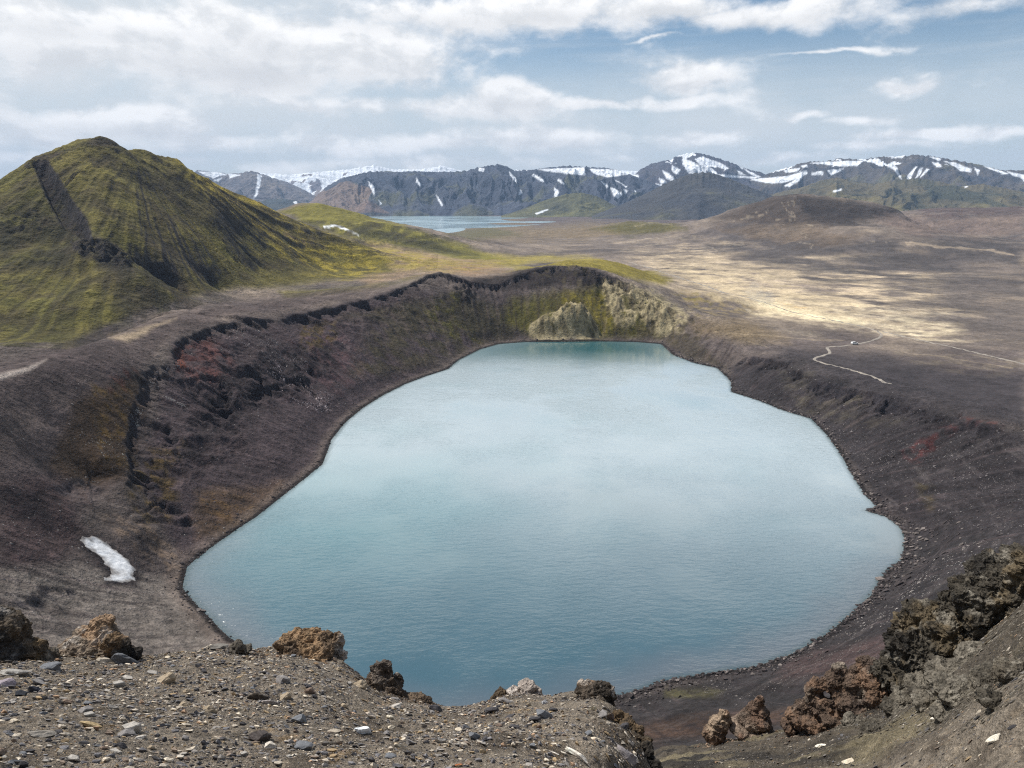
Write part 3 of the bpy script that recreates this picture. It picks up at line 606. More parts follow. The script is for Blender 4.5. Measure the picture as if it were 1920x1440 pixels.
for r_ in range(6):
    qq=q[reg==r_]
    if not len(qq): continue
    us,inv=np.unique(qq.ravel(),return_inverse=True)
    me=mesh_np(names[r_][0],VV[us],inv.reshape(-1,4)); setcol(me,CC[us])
    link(names[r_][0],me,GM[r_],kind='structure',label=names[r_][1],category=names[r_][2])
log('ground built')
def ground_at(x,y):
    """height and steepness of the finished ground"""
    x=np.asarray(x,float);y=np.asarray(y,float)
    a=np.arctan2(x,y); l=np.log(np.hypot(x,y))
    ia=np.clip(np.searchsorted(AZ,a)-1,0,NC-2); fa=np.clip((a-AZ[ia])/(AZ[ia+1]-AZ[ia]),0,1)
    il=np.clip(np.searchsorted(LR,l)-1,0,NR-2); fl=np.clip((l-LR[il])/(LR[il+1]-LR[il]),0,1)
    return (Z[il,ia]*(1-fa)+Z[il,ia+1]*fa)*(1-fl)+(Z[il+1,ia]*(1-fa)+Z[il+1,ia+1]*fa)*fl
def hitf(u,v,r0=4,r1=6000):
    az,t=ray(u,v); rs=np.exp(np.linspace(math.log(r0),math.log(r1),2500)); x,y=rs*math.sin(az),rs*math.cos(az)
    k=np.where(ground_at(x,y)>H+rs*t)[0]; k=k[0] if len(k) else -1
    return np.array([x[k],y[k],H+rs[k]*t])
# ------------------------------------------------------------------ water
def water(name,x0,x1,y0,y1,st,label,base,scale,crater):
    xs=np.arange(x0,x1+st,st); ys=np.arange(y0,y1+st,st); gx,gy=np.meshgrid(xs,ys); zz=gx*0
    ij=np.arange(gx.size).reshape(gx.shape); qd=np.stack([ij[:-1,:-1],ij[:-1,1:],ij[1:,1:],ij[1:,:-1]],-1).reshape(-1,4)
    me=mesh_np(name,np.stack([gx,gy,zz],-1).reshape(-1,3),qd)
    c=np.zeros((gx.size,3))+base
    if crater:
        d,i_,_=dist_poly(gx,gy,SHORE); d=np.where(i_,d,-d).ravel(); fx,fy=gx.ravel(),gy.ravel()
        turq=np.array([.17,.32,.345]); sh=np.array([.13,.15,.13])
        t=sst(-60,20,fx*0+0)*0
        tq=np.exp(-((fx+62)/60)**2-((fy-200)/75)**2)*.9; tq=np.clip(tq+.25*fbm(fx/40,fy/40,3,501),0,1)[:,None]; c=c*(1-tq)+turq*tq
        gr=(np.exp(-((fx-60)/100)**2)*sst(440,520,fy+8*fbm(fx/25,fy/25,3,506)))[:,None]*.92; c=c*(1-gr)+np.array([.012,.085,.095])*gr  # dark strip: reflection of the far wall painted into the tint
        near=sst(310,130,fy+12*fbm(fx/30,fy/30,3,505))[:,None]*.97; c=c*(1-near)+np.array([.03,.082,.108])*near  # tint darkened towards the viewer, painting in the fall-off of sky reflection
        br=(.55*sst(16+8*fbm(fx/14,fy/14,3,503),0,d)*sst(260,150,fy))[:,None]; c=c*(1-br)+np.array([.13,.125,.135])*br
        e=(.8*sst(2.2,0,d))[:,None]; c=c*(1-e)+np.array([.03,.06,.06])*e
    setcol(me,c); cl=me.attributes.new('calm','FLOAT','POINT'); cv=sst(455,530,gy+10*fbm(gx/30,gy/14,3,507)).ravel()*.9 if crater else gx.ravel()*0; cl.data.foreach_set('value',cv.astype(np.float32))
    m,nt,P,new,ln=nodes(name); ca=new('ShaderNodeAttribute'); ca.attribute_name='calm'; wind=math_(nt,'SUBTRACT',1.,ca.outputs['Fac']); at=new('ShaderNodeAttribute'); at.attribute_name='tint'; ln(at.outputs['Color'],P.inputs['Base Color'])
    P.inputs['IOR'].default_value=2.0
    tc=new('ShaderNodeTexCoord'); mp=new('ShaderNodeMapping'); ln(tc.outputs['Object'],mp.inputs[0]); mp.inputs['Rotation'].default_value=(0,0,math.radians(-28)); mp.inputs['Scale'].default_value=(.45,1.25,1)
    w1=noise(nt,mp.outputs[0],.55/scale,3,.5); w2=noise(nt,mp.outputs[0],1.7/scale,3,.5)
    gust=ramp(nt,noise(nt,tc.outputs['Object'],.016/scale,4,.6),.38,.62)
    h=math_(nt,'ADD',math_(nt,'MULTIPLY',w1,1.0*scale),math_(nt,'MULTIPLY',w2,.35*scale)); h=math_(nt,'MULTIPLY',math_(nt,'MULTIPLY',h,math_(nt,'ADD',math_(nt,'MULTIPLY',gust,1.15),.2)),wind)
    b=new('ShaderNodeBump'); b.inputs['Strength'].default_value=.5; b.inputs['Distance'].default_value=.4; ln(h,b.inputs['Height']); ln(b.outputs[0],P.inputs['Normal'])
    ln(math_(nt,'ADD',math_(nt,'MULTIPLY',ramp(nt,gust,0,1,.09,.17),wind),.02),P.inputs['Roughness'])
    return link(name,me,m,kind='structure',label=label,category='lake')
water('lake_water',-125,175,118,552,1.5,'calm turquoise blue lake filling the volcanic crater',np.array([.32,.39,.42]),1.,True)  # pale base colour has the mid-lake cloud reflection painted in
water('distant_lake_water',-1600,420,2150,5150,60,'pale blue lake on the plain beneath the distant mountains',np.array([.30,.42,.46]),6.,False)
# ------------------------------------------------------------------ mountains
def inpoly_px(u,v,pts): 
    bb=(u>min(p[0] for p in pts)-4)&(u<max(p[0] for p in pts)+4)&(v>min(p[1] for p in pts)-4)&(v<max(p[1] for p in pts)+4)
    M=np.zeros(u.shape)
    if bb.any():
        d,i_,_=dist_poly(u[bb],v[bb],pts); M[bb]=sst(-1.6,.6,np.where(i_,d,-d))
    return M
def mountain(name,label,crest,rc,rf,back,cols,seed,snow=(),gul=1.,snowline=None,sp=1.25,footz=0.,paints=(),rows=150,step_=.05,spur=17,amt=.42):
    u=np.array([c[0] for c in crest],float); v=np.array([c[1] for c in crest],float); a_,t_=ray(u,v)
    rcs=np.array([c[2] if len(c)>2 else rc for c in crest],float)
    az=np.arange(a_[0],a_[-1],math.radians(step_)/max(QS,.5)); t=np.interp(az,a_,t_); rc_=np.interp(az,a_,rcs)
    zc=H+rc_*t; jag=(zc-footz)*.045*fbm(az*220,az*0,4,seed+1)*sst(0,120,zc)
    zc=np.maximum(zc,footz-4)
    s=np.concatenate([np.linspace(-.08,1,rows),1+np.linspace(0,1,34)[1:]**1.2])
    A_,S_=np.meshgrid(az,s); zcg=np.repeat(zc[None],len(s),0); rcg=np.repeat(rc_[None],len(s),0)
    hgt=np.clip((zcg-footz)/300,.05,1.6)
    foot=rf+ (rcg-rf)*.12*fbm(A_*25,A_*0,3,seed+2)
    r=np.where(S_<=1,foot+(rcg-foot)*S_,rcg+(S_-1)*back)
    sc=np.clip(S_,0,1)
    x=r*np.sin(A_);y=r*np.cos(A_)
    gl=ridged(A_*spur+.45*fbm(A_*20,S_*2.2,3,seed+9),S_*1.5,5,seed+3,.48)
    prof=sc**sp
    e=4*sc*(1-sc)
    z=footz+(zcg-footz)*(prof*(1-0)-amt*e*(.62-gl)*gul)+hgt*12*e**.5*fbm(x/90,y/90,4,seed+5)+hgt*46*e*(ridged(x/620,y/520,4,seed+6)-.5)
    z=z+jag[None]*sst(.7,1,S_)*(S_<=1)
    z=np.where(S_>1,jag[None]*np.exp(-(S_-1)*6)+footz+(zcg-footz)*(1-(S_-1))**1.0+(S_-1)*(1-(S_-1))*60*fbm(x/400,y/400,3,seed+7),z)
    z=np.where(S_<.0,footz-6*(-S_/.08),z)
    U_,V_=pix(x,y,z)
    col=np.zeros(x.shape+(3,)); col[:]=C(*cols[0])
    def mx(c,m): col[:]=col*(1-m[...,None])+C(*c)*m[...,None]
    zr=(z-footz)/np.maximum(zcg-footz,20)
    nn=fbm(x/300,y/300,4,seed+11); n3=fbm(x/110,y/190,4,seed+12)
    mx(cols[1],sst(-.1,.35,nn)); mx(cols[2],sst(.05,.4,-nn+.3*(.5-zr))*.8); mx(cols[3] if len(cols)>3 else cols[1],sst(.1,.45,n3)*.6)
    for (c,pts,al) in paints:
        M=inpoly_px(U_+9*fbm(x/200,y/200,3,seed+21),V_+5*fbm(x/200+7,y/200,3,seed+22),pts); mx(c,M*al)
    sm=np.zeros(x.shape)
    for pts in snow: sm=np.maximum(sm,inpoly_px(U_+2.5*fbm(x/60,y/60,3,seed+31),V_+1.5*fbm(x/60+7,y/60,3,seed+32),pts))
    if snowline is not None:
        z0,z1,thr=snowline; sn=fbm(x/150,y/260,4,seed+33)-.35*(gl-.5); sm=np.maximum(sm,sst(thr,thr+.05,sn+.55*(np.clip((z-z0)/(z1-z0),0,1.5)-.5))*(z>z0))
    mx((226,230,236),sm)
    col*=K*1.35; col=np.where(sm[...,None]>.5,np.minimum(col/(K*1.35)*.95,.82),col)
    ij=np.arange(x.size).reshape(x.shape); qd=np.stack([ij[:-1,:-1],ij[:-1,1:],ij[1:,1:],ij[1:,:-1]],-1).reshape(-1,4)
    me=mesh_np(name,np.stack([x,y,z],-1).reshape(-1,3),qd); setcol(me,col.reshape(-1,3))
    return link(name,me,MM,kind='structure',label=label,category='mountain')
MM=earth('mountain_rock',(160,40),.6,1.0,None,.16)
mountain('snowy_range','snow covered mountain range farthest away below the clouds',[(-150,360),(-60,338),(0,336),(60,342),(300,340),(400,330),(480,323),(540,328),(600,322),(650,318),(700,310),(740,318),(790,318),(825,311),(850,316),(870,321),(960,319),(1180,320),(1300,330),(1450,330),(1480,328),(1520,333),(1700,340),(1900,345),(2100,350),(2300,380)],10800,8600,1500,[(112,102,104),(96,92,98),(130,120,112)],600,snowline=(120,430,-.12),sp=1.1,rows=90)
mountain('bluish_mountain','bare blue grey mountain with a narrow snow gully behind the big hill',[(250,400),(330,345),(370,319),(400,322),(430,326),(455,324),(470,320),(485,324),(510,333),(540,342),(570,356),(600,372),(650,404)],8300,7000,900,[(104,98,98),(92,88,92),(118,108,100)],620,snow=[[(483,326),(490,330),(487,350),(480,370),(476,372),(482,350)],[(372,322),(400,322),(425,327),(410,330),(400,334)],[(430,326),(450,328),(430,334)],[(400,338),(415,334),(410,340)]],sp=1.2)
mountain('dark_foothill','low dark hill at the foot of the blue grey mountain',[(430,402),(470,384),(500,374),(530,372),(560,377),(590,392),(620,404)],6600,6000,600,[(62,66,66),(56,60,58),(74,74,66)],640,snowline=(60,200,.30),rows=60)
mountain('cliff_mountain','steep dark mountain wall with brown screes rising from the distant lake',[(520,405),(560,392),(590,370),(610,352),(640,334),(690,322),(720,321),(745,322),(780,321),(820,322),(850,322),(875,320),(900,313),(935,308),(950,312),(965,320),(1000,318),(1030,314),(1060,311),(1100,313),(1140,315),(1165,321),(1190,330),(1230,345),(1280,370),(1330,400)],6300,4950,1500,[(70,73,84),(58,62,74),(82,82,64),(48,52,64)],660,
  snow=[[(898,314),(908,316),(905,322),(897,320)],[(955,322),(962,330),(970,338),(968,342),(958,330)],[(1010,318),(1095,314),(1097,328),(1060,325),(1020,320)],[(1106,317),(1183,319),(1178,327),(1140,332),(1115,326)],[(1000,326),(1020,338),(1018,341),(998,329)],[(1048,336),(1058,344),(1056,346),(1046,338)],[(1145,352),(1152,354),(1167,364),(1158,372),(1150,366)],[(1128,340),(1142,350),(1138,352)],[(1005,398),(1028,390),(1029,393),(1008,403)],[(818,366),(824,374),(830,386),(826,384)],[(780,334),(789,345),(788,350),(781,342)],[(690,340),(700,350),(703,366),(698,360)],[(710,374),(715,382),(712,384)],[(975,354),(978,362),(973,366)],[(1040,352),(1048,360),(1044,370),(1040,368)],[(1170,355),(1176,358),(1172,364)],[(1190,356),(1193,358),(1191,360)],[(1155,338),(1176,350),(1174,351)]],
  paints=[((126,106,92),[(560,400),(600,360),(650,340),(700,355),(680,400)],.7),((112,92,80),[(640,400),(690,375),(730,400)],.6),((84,84,56),[(960,402),(1040,372),(1120,375),(1150,402)],.9)],sp=.78,rows=190,gul=1.0,spur=24)
mountain('striped_snow_mountain','rounded dark peak with long diagonal snow stripes',[(1080,404),(1130,365),(1160,350),(1185,330),(1205,315),(1220,308),(1240,302),(1255,300),(1270,293),(1290,287),(1310,287),(1325,290),(1345,296),(1365,303),(1390,312),(1410,320),(1425,322),(1450,335),(1500,360),(1560,402)],7600,5600,1500,[(70,67,74),(58,57,68),(80,74,68)],680,
  snow=[[(1282,292),(1294,294),(1284,298),(1278,302)],[(1282,298),(1300,304),(1322,318),(1324,325),(1312,326),(1298,314),(1280,306)],[(1304,298),(1318,294),(1350,306),(1366,316),(1360,318),(1345,312),(1330,312),(1342,322),(1346,328),(1330,322),(1312,308)],[(1280,306),(1296,312),(1306,326),(1290,324)],[(1243,320),(1255,326),(1267,338),(1262,340),(1250,334)],[(1236,334),(1248,340),(1250,343),(1240,343)],[(1187,328),(1196,328),(1198,336),(1194,342),(1188,334)],[(1260,310),(1275,318),(1272,328),(1262,322)],[(1340,327),(1420,332),(1430,335),(1345,331)],[(1390,312),(1398,318),(1414,326),(1430,334),(1410,328)],[(1218,346),(1240,345),(1242,348),(1222,348)],[(1383,320),(1398,328),(1386,326)]],sp=1.05,snowline=(330,700,.20))
mountain('broad_snow_massif','broad brown and olive massif on the right with snow fields along its top',[(1330,404),(1370,360),(1400,340),(1430,330),(1460,318),(1480,314),(1500,306),(1520,303),(1545,303),(1560,301),(1572,297),(1590,298),(1615,299),(1650,294),(1690,293),(1712,290),(1740,292),(1780,298),(1800,302),(1830,307),(1850,312),(1880,319),(1920,319),(1970,322),(2050,335),(2200,350),(2400,380)],7000,5300,1600,[(80,74,70),(64,63,68),(90,86,62)],700,
  snow=[[(1404,336),(1440,334),(1480,330),(1512,320),(1514,326),(1490,336),(1470,342),(1440,343)],[(1472,348),(1490,338),(1510,322),(1500,338),(1480,350)],[(1470,320),(1500,315),(1496,320),(1474,324)],[(1502,311),(1512,309),(1514,313),(1504,314)],[(1520,306),(1548,304),(1600,302),(1618,302),(1608,310),(1580,312),(1550,308)],[(1552,320),(1570,318),(1582,316),(1572,322),(1560,328)],[(1522,324),(1540,322),(1544,328),(1524,328)],[(1670,292),(1700,291),(1690,295),(1672,296)],[(1662,310),(1676,303),(1680,304),(1672,312)],[(1664,312),(1680,312),(1686,326),(1690,336),(1682,328),(1678,318)],[(1702,330),(1712,318),(1718,312),(1712,326),(1706,336),(1700,336)],[(1716,334),(1724,318),(1730,314),(1724,328)],[(1726,332),(1738,316),(1742,318),(1732,328)],[(1770,302),(1792,306),(1822,318),(1820,322),(1800,320),(1790,312)],[(1748,304),(1758,306),(1766,312),(1756,312)],[(1744,294),(1764,298),(1760,302)],[(1845,312),(1870,318),(1890,326),(1880,326)],[(1830,318),(1835,318),(1834,328)],[(1890,322),(1920,328),(1925,334),(1900,330)],[(1912,330),(1925,334),(1920,340)]],sp=1.0,gul=.9,snowline=(300,640,.22))
mountain('olive_foothills','olive and brown foothills in front of the broad snow massif',[(1360,404),(1420,372),(1470,358),(1500,352),(1540,338),(1570,333),(1600,340),(1640,345),(1680,338),(1720,334),(1760,340),(1800,350),(1840,345),(1880,352),(1920,360),(2000,362),(2100,370),(2250,395)],5200,3900,900,[(88,80,60),(72,70,54),(100,92,58)],720,
  snow=[[(1562,358),(1578,354),(1576,357),(1565,360)],[(1800,340),(1806,340),(1814,350),(1810,352)],[(1440,352),(1460,349),(1458,353)],[(1500,372),(1504,373),(1502,375)]],
  paints=[((52,56,46),[(1740,352),(1790,345),(1850,372),(1900,390),(1780,375),(1745,370)],.7)],sp=.9,amt=.45,spur=13)
mountain('cone_mountain','smooth dark cone standing before the snow striped peak',[(1110,403),(1160,386),(1200,368),(1240,348),(1270,334),(1295,326),(1320,323),(1340,325),(1370,336),(1400,348),(1440,364),(1480,380),(1520,400)],4700,3800,700,[(66,64,62),(54,54,58),(78,76,56)],740,gul=.12,
  paints=[((60,58,58),[(1140,400),(1200,360),(1300,322),(1310,330),(1260,370),(1200,395)],.8)],sp=1.1,rows=110)
mountain('low_green_mound','low olive mound with a thin snow streak between the far lake and the cone',[(940,405),(980,392),(1020,376),(1060,364),(1090,361),(1120,368),(1150,384),(1190,402)],4900,4500,500,[(88,86,58),(76,74,54),(100,96,60)],760,snow=[[(1004,400),(1026,393),(1027,394),(1006,402)]],rows=70,gul=.6)
log('mountains')
# ------------------------------------------------------------------ stones
def ico(sub_):
    import bmesh
    bm=bmesh.new(); bmesh.ops.create_icosphere(bm,subdivisions=sub_,radius=1.0); bm.verts.ensure_lookup_table()
    v=np.array([x.co[:] for x in bm.verts]); f=np.array([[y.index for y in x.verts] for x in bm.faces]); bm.free(); return v,f
I1,F1=ico(1); I2,F2=ico(2); I3,F3=ico(3); I4,F4=ico(4); I5,F5=ico(5)
def chip(V0,rng,cuts=7,flat=.62,dep=(.25,.75)):
    """an angular stone: a ball with planes knocked off it, squashed"""
    v=V0.copy()
    for _ in range(cuts):
        n=rng.normal(size=3); n/=np.linalg.norm(n); d=rng.uniform(*dep); s=v@n-d; v=v-np.outer(np.maximum(s,0),n)
    v*=np.array([1,rng.uniform(.6,.95),rng.uniform(flat*.7,flat*1.2)])
    return v
def rotm(rng,tilt=.35):
    a=rng.uniform(0,2*math.pi); c,s=math.cos(a),math.sin(a); Rz=np.array([[c,-s,0],[s,c,0],[0,0,1]])
    b=rng.normal()*tilt; c,s=math.cos(b),math.sin(b); Rx=np.array([[1,0,0],[0,c,-s],[0,s,c]]); return Rz@Rx
def swarm(name,xy,size,tints,label,cat,mat,sink=.25,V0=None,F0=None,seed=3,cuts=7,group=None,flat=.85):
    rng=np.random.default_rng(seed); V0=I1 if V0 is None else V0; F0=F1 if F0 is None else F0
    base=[chip(V0,rng,cuts,flat)*(1+.12*rng.normal(size=(len(V0),1))) for _ in range(24)]; n=len(xy); z=ground_at(xy[:,0],xy[:,1])
    # lie along the slope
    e=.4; gx_=(ground_at(xy[:,0]+e,xy[:,1])-ground_at(xy[:,0]-e,xy[:,1]))/(2*e); gy_=(ground_at(xy[:,0],xy[:,1]+e)-ground_at(xy[:,0],xy[:,1]-e))/(2*e)
    k=rng.integers(0,24,n); ang=rng.uniform(0,2*math.pi,n); ca,sa_=np.cos(ang),np.sin(ang); B=np.array(base)[k]
    vx=(B[:,:,0]*ca[:,None]-B[:,:,1]*sa_[:,None])*size[:,None]; vy=(B[:,:,0]*sa_[:,None]+B[:,:,1]*ca[:,None])*size[:,None]; vz=B[:,:,2]*size[:,None]*rng.uniform(.6,1.3,n)[:,None]
    vz=vz+np.clip(gx_,-1,1)[:,None]*vx+np.clip(gy_,-1,1)[:,None]*vy+z[:,None]-0*sink+(size*sink)[:,None]*0.6
    Vt=np.stack([vx+xy[:,0:1],vy+xy[:,1:2],vz],-1).reshape(-1,3); nf=len(F0); nv=len(V0)
    Ft=(F0[None]+np.arange(n)[:,None,None]*nv).reshape(-1,3)
    me=mesh_np(name,Vt,Ft,False); setcol(me,np.repeat(tints,nv,0)); return link(name,me,mat,kind='stuff',label=label,category=cat)
def stonemat(name,scale=.02,bump=.5):
    m,nt,P,new,ln=nodes(name); at=new('ShaderNodeAttribute'); at.attribute_name='tint'; tc=new('ShaderNodeTexCoord')
    n_=noise(nt,tc.outputs['Object'],1/scale,4,.6); g=ramp(nt,n_,.3,.7,.7,1.3); vm=new('ShaderNodeVectorMath'); vm.operation='SCALE'; ln(at.outputs['Color'],vm.inputs[0]); ln(g,vm.inputs['Scale']); ln(vm.outputs[0],P.inputs['Base Color'])
    P.inputs['Roughness'].default_value=.9; P.inputs['Specular IOR Level'].default_value=.25
    b=new('ShaderNodeBump'); b.inputs['Strength'].default_value=bump; b.inputs['Distance'].default_value=scale*.6; ln(n_,b.inputs['Height']); ln(b.outputs[0],P.inputs['Normal']); return m
SM=stonemat('stone'); SMB=stonemat('scree_stone',.6)
PAL=np.array([C(136,130,124),C(108,106,108),C(168,158,144),C(194,182,164),C(84,82,84),C(148,128,100),C(124,110,98),C(172,142,116),C(62,60,62),C(212,202,186)])*.98
PW=np.array([.2,.17,.14,.09,.11,.09,.1,.03,.05,.02]); PW/=PW.sum()
rng=np.random.default_rng(21)
def scatter(n,r0,r1,a0,a1):
    r=np.sqrt(rng.uniform(r0*r0,r1*r1,n)); a=np.radians(rng.uniform(a0,a1,n)); return np.stack([r*np.sin(a),r*np.cos(a)],1)
# left/centre ledge: fine gravel and pebbles
xy=scatter(int(330000*QS),4.6,15.2,-44,24); r=np.hypot(*xy.T); a=np.degrees(np.arctan2(*xy.T)); keep_=(r<15.2)&~((a>6)&(r>13.8-(a-6)*.22)); 
dn=1.5*fbm(xy[:,0]/1.1,xy[:,1]/1.1,4,601)+.35*sst(0,-25,a)*sst(5,12,r); keep_&=rng.uniform(-.55,.55,len(xy))<dn+.12; xy=xy[keep_]; n=len(xy)
size=.0036*(rng.pareto(1.75,n)+1); size=np.clip(size,.0036,.055)
tn=PAL[rng.choice(len(PAL),n,p=PW)]*rng.uniform(.75,1.25,(n,1)); swarm('gravel',xy,size,tn,'fine grey and brown gravel covering the near slope','gravel',SM,seed=31)
# right ledge: finer, farther
xy=scatter(int(170000*QS),9,22.5,19,72); r=np.hypot(*xy.T); dn=fbm(xy[:,0]/1.6,xy[:,1]/.8,4,603); kk=rng.uniform(-.5,.5,len(xy))<dn-.02; xy=xy[kk]; n=len(xy); size=np.clip(.006*(rng.pareto(2.2,n)+1),.006,.07)
tn=PAL[rng.choice(len(PAL),n,p=PW)]*rng.uniform(.5,.85,(n,1)); swarm('gravel',xy,size,tn,'sparse fine gravel on the ashy slope below the big dark crag','gravel',SM,seed=33)
# scree on the inner walls and the boulders along the water line
P_=[]; S_=[]; T_=[]
def edge_pts(i0,i1,n,spread,s0,s1):
    L=SHORE[np.arange(i0,i1+1)%len(SHORE)]; seg=rng.integers(0,len(L)-1,n); t=rng.uniform(0,1,n)[:,None]; p=L[seg]*(1-t)+L[seg+1]*t; p=p[:,:2]
    nrm=p-np.array([20,300.]); nrm/=np.linalg.norm(nrm,axis=1)[:,None]; p=p+nrm*(rng.gamma(1.2,spread,n)-.6)[:,None]
    P_.append(p); S_.append(rng.uniform(s0,s1,n)**1.0*(1+rng.pareto(3.5,n)*.6)); T_.append(np.where(rng.random((n,1))<.8,C(64,58,58),C(110,102,98))*rng.uniform(.7,1.2,(n,1)))
edge_pts(22,36,900,2.2,.3,.8); edge_pts(36,52,1500,1.6,.22,.6); edge_pts(38,42,260,5,.3,.9); edge_pts(0,20,900,2.,.2,.5); edge_pts(50,59,300,1.2,.2,.45)
P_=np.concatenate(P_); S_=np.clip(np.concatenate(S_),.15,1.6); T_=np.concatenate(T_)
swarm('shore_boulders',P_,S_,T_,'dark broken boulders strewn along the water line of the crater lake','boulders',SMB,seed=35,sink=.1)
xs=[];ss=[];tt=[]
def wallstones(poly,n,s0,tint,noise_=.0,seed=0):
    us=[p[0] for p in poly]; vs=[p[1] for p in poly]; w_=sub(100,640,-44,46); M=(U[w_]>min(us))&(U[w_]<max(us))&(V[w_]>min(vs))&(V[w_]<max(vs)); ii=np.argwhere(M)
    _,ins,_=dist_poly(U[w_][M],V[w_][M],poly); ii=ii[ins]; 
    if not len(ii): return
    c=ii[rng.integers(0,len(ii),n*4)]; x=X[w_][c[:,0],c[:,1]]+rng.normal(size=len(c))*.4; y=Y[w_][c[:,0],c[:,1]]+rng.normal(size=len(c))*.4
    k=fbm(x/12,y/12,3,650+seed)>noise_; d_,i_,_=dist_poly(x,y,SHORE); k&=~i_; x,y=x[k][:n],y[k][:n]
    xs.append(np.stack([x,y],1)); ss.append(np.clip(s0*(1+rng.pareto(2.8,len(x))*.7),s0,s0*4)); tt.append(np.array(C(*tint))*rng.uniform(.7,1.25,(len(x),1)))
wallstones([(410,615),(470,608),(530,640),(600,700),(520,690),(440,650)],600,.24,(126,118,116),seed=1)
wallstones([(280,715),(310,725),(345,755),(350,765),(300,740)],150,.18,(150,145,142),.0,2)
wallstones([(240,765),(290,775),(295,800),(255,800)],150,.16,(142,138,134),.0,3)
wallstones([(520,680),(620,740),(640,780),(560,760),(500,700)],500,.25,(150,138,138),seed=4)
wallstones([(170,800),(235,830),(240,860),(190,860)],70,.13,(150,145,136),seed=5)
wallstones([(1560,800),(1700,830),(1850,850),(1920,900),(1920,960),(1760,900),(1640,900)],700,.17,(108,102,101),-.1,6)
wallstones([(1640,1110),(1920,960),(1920,1060),(1700,1160),(1560,1200)],900,.14,(140,134,130),-.1,7)
wallstones([(1450,690),(1900,800),(1900,1000),(1750,980),(1560,820),(1420,750)],2500,.16,(96,90,90),-.3,8)
wallstones([(260,720),(700,560),(900,540),(860,660),(640,780),(420,990),(300,1000)],3000,.2,(84,76,76),-.3,9)
wallstones([(1300,1280),(1600,1180),(1660,1230),(1300,1340)],900,.10,(120,114,110),-.1,10)
wallstones([(0,720),(200,640),(230,900),(0,1100)],900,.14,(120,112,108),.0,11)
t_=rng.uniform(5,28,2600); i_c=t_.astype(int); f_c=(t_-i_c)[:,None]; pc=CREST[i_c,:2]*(1-f_c)+CREST[i_c+1,:2]*f_c; to=np.array([20,300.])-pc; to/=np.linalg.norm(to,axis=1)[:,None]; kc=fbm(t_*1.7,t_*0,3,660)>-.1
pc=(pc+to*(rng.gamma(1.3,2.6,2600)+.8)[:,None]+rng.normal(size=pc.shape)*.6)[kc]; xs.append(pc); ss.append(np.clip(.28*(1+rng.pareto(2.4,len(pc))*.8),.25,1.5)); tt.append(np.array(C(74,70,73))*rng.uniform(.6,1.35,(len(pc),1)))
swarm('scree_stones',np.concatenate(xs),np.concatenate(ss),np.concatenate(tt),'loose pale and dark scree stones scattered over the crater walls','scree',SMB,seed=37,sink=.1)
log('stuff')
# ------------------------------------------------------------------ single stones on the near slope
def single(name,label,cat,u,v,w_px,tint,hr=.7,asp=.8,seed=0,yaw=None,tilt=(0,0),ball=None,mat=None,cuts=9,sink=.35,group=None,rough=.22,r1=30):
    p=hitf(u,v,4,r1); r=np.linalg.norm(p-[0,0,H]); s=w_px*r/F/2
    rg=np.random.default_rng(1000+seed); vb=(I3 if ball is None else ball).copy(); fb=F3 if ball is None else F4
    for _ in range(cuts):
        n_=rg.normal(size=3); n_/=np.linalg.norm(n_); d=rg.uniform(.4,.85); q_=vb@n_-d; vb=vb-np.outer(np.maximum(q_,0),n_)
    vb=vb+vb*(rough*fb3(vb*3.1+seed,4,seed%50))[:,None]
    ext_=np.abs(vb).max(0); vb=vb/ext_*np.array([1,asp,hr]); 
    yaw=rg.uniform(-.5,.5) if yaw is None else yaw; c_,s_=math.cos(yaw),math.sin(yaw); vb=vb@np.array([[c_,-s_,0],[s_,c_,0],[0,0,1]]).T*s
    a_=np.arctan2(p[0],p[1]); ca,sa_=math.cos(a_),math.sin(a_); vb=vb@np.array([[ca,sa_,0],[-sa_,ca,0],[0,0,1]]).T
    e=max(s*.6,.05); gx_=float(ground_at(p[0]+e,p[1])-ground_at(p[0]-e,p[1]))/(2*e); gy_=float(ground_at(p[0],p[1]+e)-ground_at(p[0],p[1]-e))/(2*e)
    vb[:,2]+=np.clip(gx_,-.8,.8)*vb[:,0]+np.clip(gy_,-.8,.8)*vb[:,1]
    me=mesh_np(name,vb,fb,False); cc=np.array(C(*tint))[None]*(1+.35*fb3(vb/s*2.3+seed*1.7,4,seed%40+3))[:,None]; setcol(me,np.clip(cc,0,.8))
    o=link(name,me,mat or SM,label=label,category=cat); o.location=(p[0],p[1],float(ground_at(p[0],p[1]))+s*hr*(1-sink)*.6)
    if group: o['group']=group
    return o
